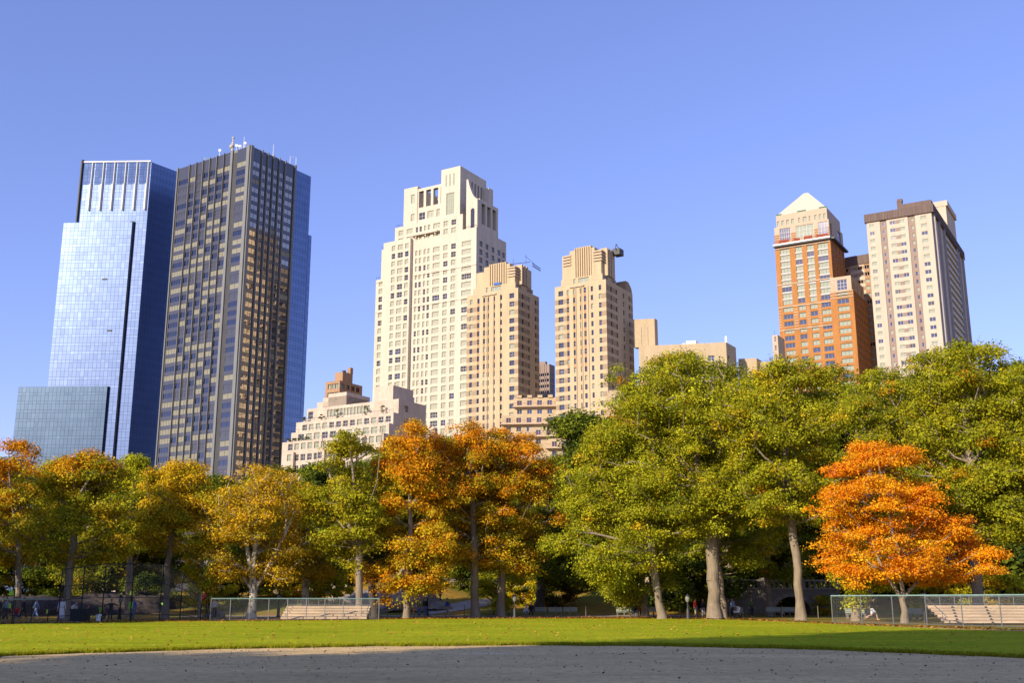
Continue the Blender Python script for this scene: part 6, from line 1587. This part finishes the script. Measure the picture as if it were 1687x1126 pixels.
    ns.build('ears', M['skin'], r); return r
PE = [('man in dark clothes at the left edge behind the low fence', 4, 95, 'stand', 'dark', 'dark', 'dark', .6, {}), ('person in grey jacket walking behind the low fence at the left', 11, 92, 'walk', 'grey', 'dark', 'dark', 1.2, {}),
      ('crouching person in red and purple near the left low fence', 28, 101, 'crouch', 'red', 'purple', 'dark', .4, {}), ('person in all black walking behind the low fence', 39, 101, 'walk', 'black', 'black', 'dark', 2.4, {}),
      ('person in light blue walking behind the low fence', 60, 97, 'walk', 'lblue', 'lblue', 'fair', -1.4, {}), ('woman in long white dress beside the netting', 102, 90, 'stand', 'white', 'white', 'dark', .5, dict(skirt=True)),
      ('person in white top with dark vest left of the storage box', 118, 97, 'bend', 'white', 'dark', 'grey', 1.2, {}), ('person in brown top behind the storage box', 145, 98, 'stand', 'brown', 'red', 'grey', -.8, dict(h=1.5)),
      ('crouching person in dark blue right of the storage box', 143, 91, 'crouch', 'dark', 'jean', 'dark', .9, {}), ('person in black shirt with arms held out behind the netting', 183, 93, 'arms', 'black', 'dark', 'dark', .1, dict(h=1.6)),
      ('seated person in dark red beside the white bag', 169, 92, 'crouch', 'brown', 'dark', 'dark', 2.0, {}), ('person in blue standing by the striped pole', 219, 94, 'stand', 'blue', 'jean', 'dark', .3, {}),
      ('man in white shirt and dark jeans standing on the path', 354, 103, 'stand', 'white', 'dark', 'dark', .3, {}), ('person in dark green standing beside the lamp post', 691, 112, 'stand', 'green', 'jean', 'fair', -.7, {}),
      ('man in black jacket and blue jeans by the lamp post', 700.5, 111.5, 'stand', 'black', 'jean', 'dark', .6, dict(h=1.8)), ('small child in orange beside the standing couple', 682, 112.5, 'stand', 'orange', 'khaki', 'fair', .2, dict(h=.85)),
      ('walker in blue shirt on the path left of the flared trunks', 737, 112.5, 'walk', 'blue', 'khaki', 'dark', 1.2, {}), ('person in pale grey bending down left of the pale benches', 865, 113, 'crouch', 'white', 'grey', 'grey', 1.5, {}),
      ('dark clad person seated on the leftmost pale bench', 875, 113.7, 'sit', 'black', 'dark', 'dark', 0, {}), ('white haired person seated on the bench in dark coat', 1044.5, 109.8, 'sit', 'dark', 'jean', 'grey', .1, {}),
      ('person in red jacket seated on the bench', 1057, 109.8, 'sit', 'red', 'dark', 'fair', -.1, {}), ('person in bright red coat standing left of the thickest trunk', 1145, 107, 'stand', 'red', 'khaki', 'dark', 1.0, {}),
      ('person in black at the left foot of the thickest trunk', 1158, 109, 'stand', 'black', 'grey', 'fair', .2, dict(h=1.6)), ('person in light blue with a stroller right of the thickest trunk', 1207, 108, 'stand', 'lblue', 'dark', 'dark', -1.2, {}),
      ('person in dark green coat before the bridge wall', 1238, 112, 'stand', 'green', 'dark', 'dark', .4, dict(h=1.8)), ('runner in dark top and white shorts behind the right fence', 1436, 87, 'run', 'dark', 'white', 'dark', 1.1, {}),
      ('walker in light blue shirt on the bridge road left of the orange maple', 1453, 136, 'walk', 'lblue', 'dark', 'grey', -1.3, {}), ('far off person in dark blue at the top of the grassy slope', 995, 144, 'stand', 'dark', 'dark', 'dark', .2, {}),
      ('far off person in red at the top of the grassy slope', 1003.5, 144, 'stand', 'red', 'dark', 'dark', -.2, {}), ('far off person in white behind the plane tree on the upper path', 373, 150, 'stand', 'white', 'red', 'dark', .4, {}),
      ('far off person in dark blue, left of two behind the plane tree', 379, 150, 'stand', 'blue', 'dark', 'dark', .1, {}), ('far off person in dark blue, right of two behind the plane tree', 384, 150.5, 'stand', 'blue', 'dark', 'dark', -.3, {})]
for k, (lab, px, Y, pose, sh, tr, hr, fc, kw) in enumerate(PE): person(lab, px, Y, pose, sh, tr, hr, fc, seed=k, **kw)
def stroller(px, Y):
    x = A_(px, Y); r = empty('stroller', (x, Y, 0), 'white stroller pushed beside the person in light blue', 'stroller'); m = MB(); m.box(-.3, .3, -.22, .22, .45, .62); m.box(.05, .33, -.22, .22, .62, 1.0); m.build('seat', M['white'], r)
    for (a, b) in ((-.3, -.2), (-.3, .2), (.3, -.2), (.3, .2)): m = MB(); m.tube((a, b-.02, .13), (a, b+.02, .13), .13, n=10); m.build('wheel', M['steel'], r)
    m = MB(); m.tube((-.3, -.2, .13), (.3, -.2, .5), .02); m.tube((-.3, .2, .13), (.3, .2, .5), .02); m.tube((.3, 0, .5), (.6, 0, 1.0), .02); m.build('frame', M['steel'], r)
stroller(1212.5, 108)
# planters on the terraces of the stone house
def planters():
    b, (a2, z2), (a3, z3), (a4, z4), zt = HB
    rng = np.random.default_rng(5); lst = [(529, 687, z2, a2, -1.6, 2.4), (555, 684, z2, a2, -1.6, 3.), (602, 680, z2, a2, -1.6, 3.2), (630, 677, z2, a2, -1.6, 2.8), (668, 673, z2, 0, -1.2, 3.4), (684, 680, z2, 0, -1.2, 2.6), (502, 690, z2, a2, -1.9, 1.6),
                                         (474, 756, z4, a4, -6, 1.5), (484, 755, z4, a4, -6, 1.5), (494, 753, z4, a4, -6, 1.6), (505, 752, z4, a4, -6, 1.4)]
    for k, (px, py, z, a, bb, h) in enumerate(lst):
        if px >= 660: P = b.pt(1.0 if px < 675 else 1.0, b.b(px, py, 1.0) if px > 660 else 0)
        else: P = b.pt(max(.5, b.a(px, py, bb)), bb)
        pts = crown_points(.5, h, .7, .7, 'round', 7, rng); LV, LF, LC = leaf_quads(pts, np.full(len(pts), .5), 60, .22, rng, P_([DG2, DG] if px != 684 else [(.35, .03, .03), (.25, .05, .03)], [1, 1])(pts, (0, h)))
        r = empty('planter', (P.x, P.y, z+.02), ('red leaved planter on the stone house terrace' if px == 684 else 'green planter on the stone terrace, at the %s' % ['left of the row of glass doors', 'second from the left by the glass doors', 'middle of the glass doors', 'right end of the glass doors', 'corner by the dark flank', '', 'far left end of the upper terrace', 'leftmost of four on the lowest terrace', 'second of four on the lowest terrace', 'third of four on the lowest terrace', 'last of four on the lowest terrace'][k]), 'planter', 'terrace planters')
        inst('plant', np_mesh('plant', LV, LF, LEAF, LC), r); m = MB(); m.lathe([(.35, 0), (.5, .55), (.45, .55), (.3, .1)], n=8); m.build('pot', M['lime_old'], r)
planters()
# ================================================================== SKY, SUN, CAMERA
w = bpy.data.worlds.new("World"); SC.world = w; w.use_nodes = True; nt = w.node_tree
sk = nt.nodes.new('ShaderNodeTexSky'); sk.sky_type = 'NISHITA'; sk.sun_disc = False; sk.sun_elevation = math.radians(SUN_EL); sk.sun_rotation = math.radians(180+SUN_AZ)
sk.altitude = 20; sk.air_density = 1.0; sk.dust_density = .15; sk.ozone_density = 1.6
mx = N(nt, 'ShaderNodeMix', data_type='RGBA', blend_type='MULTIPLY'); mx.inputs[0].default_value = 1.; mx.inputs[7].default_value = (1.0, 1.0, 1.6, 1)
gm = N(nt, 'ShaderNodeGamma'); gm.inputs[1].default_value = .80; nt.links.new(sk.outputs[0], gm.inputs[0]); nt.links.new(gm.outputs[0], mx.inputs[6]); bg = nt.nodes['Background']; nt.links.new(mx.outputs[2], bg.inputs[0]); bg.inputs[1].default_value = .14
sd = bpy.data.lights.new('sun', 'SUN'); sd.energy = 4.7; sd.angle = math.radians(.5); sd.color = (1., .87, .66)
so = bpy.data.objects.new('sun', sd); link(so); e = math.radians(SUN_EL); S_ = Vector((-sa*math.cos(e), -ca*math.cos(e), math.sin(e))); so.rotation_euler = S_.to_track_quat('Z', 'Y').to_euler(); so.location = S_*300
cd = bpy.data.cameras.new('camera'); cam = bpy.data.objects.new('camera', cd); link(cam); cam.location = (0, 0, CAMZ); cam.rotation_euler = (PI/2+PITCH, 0, 0)
cd.sensor_width = 36; cd.lens = F/1687*36; cd.clip_end = 5000; cd.clip_start = .1; SC.camera = cam
vs = SC.view_settings; vs.view_transform = 'Standard'; vs.look = 'None'; vs.exposure = .5; vs.gamma = 1
SC.render.engine = 'CYCLES'; cy = SC.cycles; cy.max_bounces = 6; cy.diffuse_bounces = 3; cy.glossy_bounces = 3; cy.transmission_bounces = 2; cy.transparent_max_bounces = 12; cy.use_denoising = True; cy.sample_clamp_indirect = 4
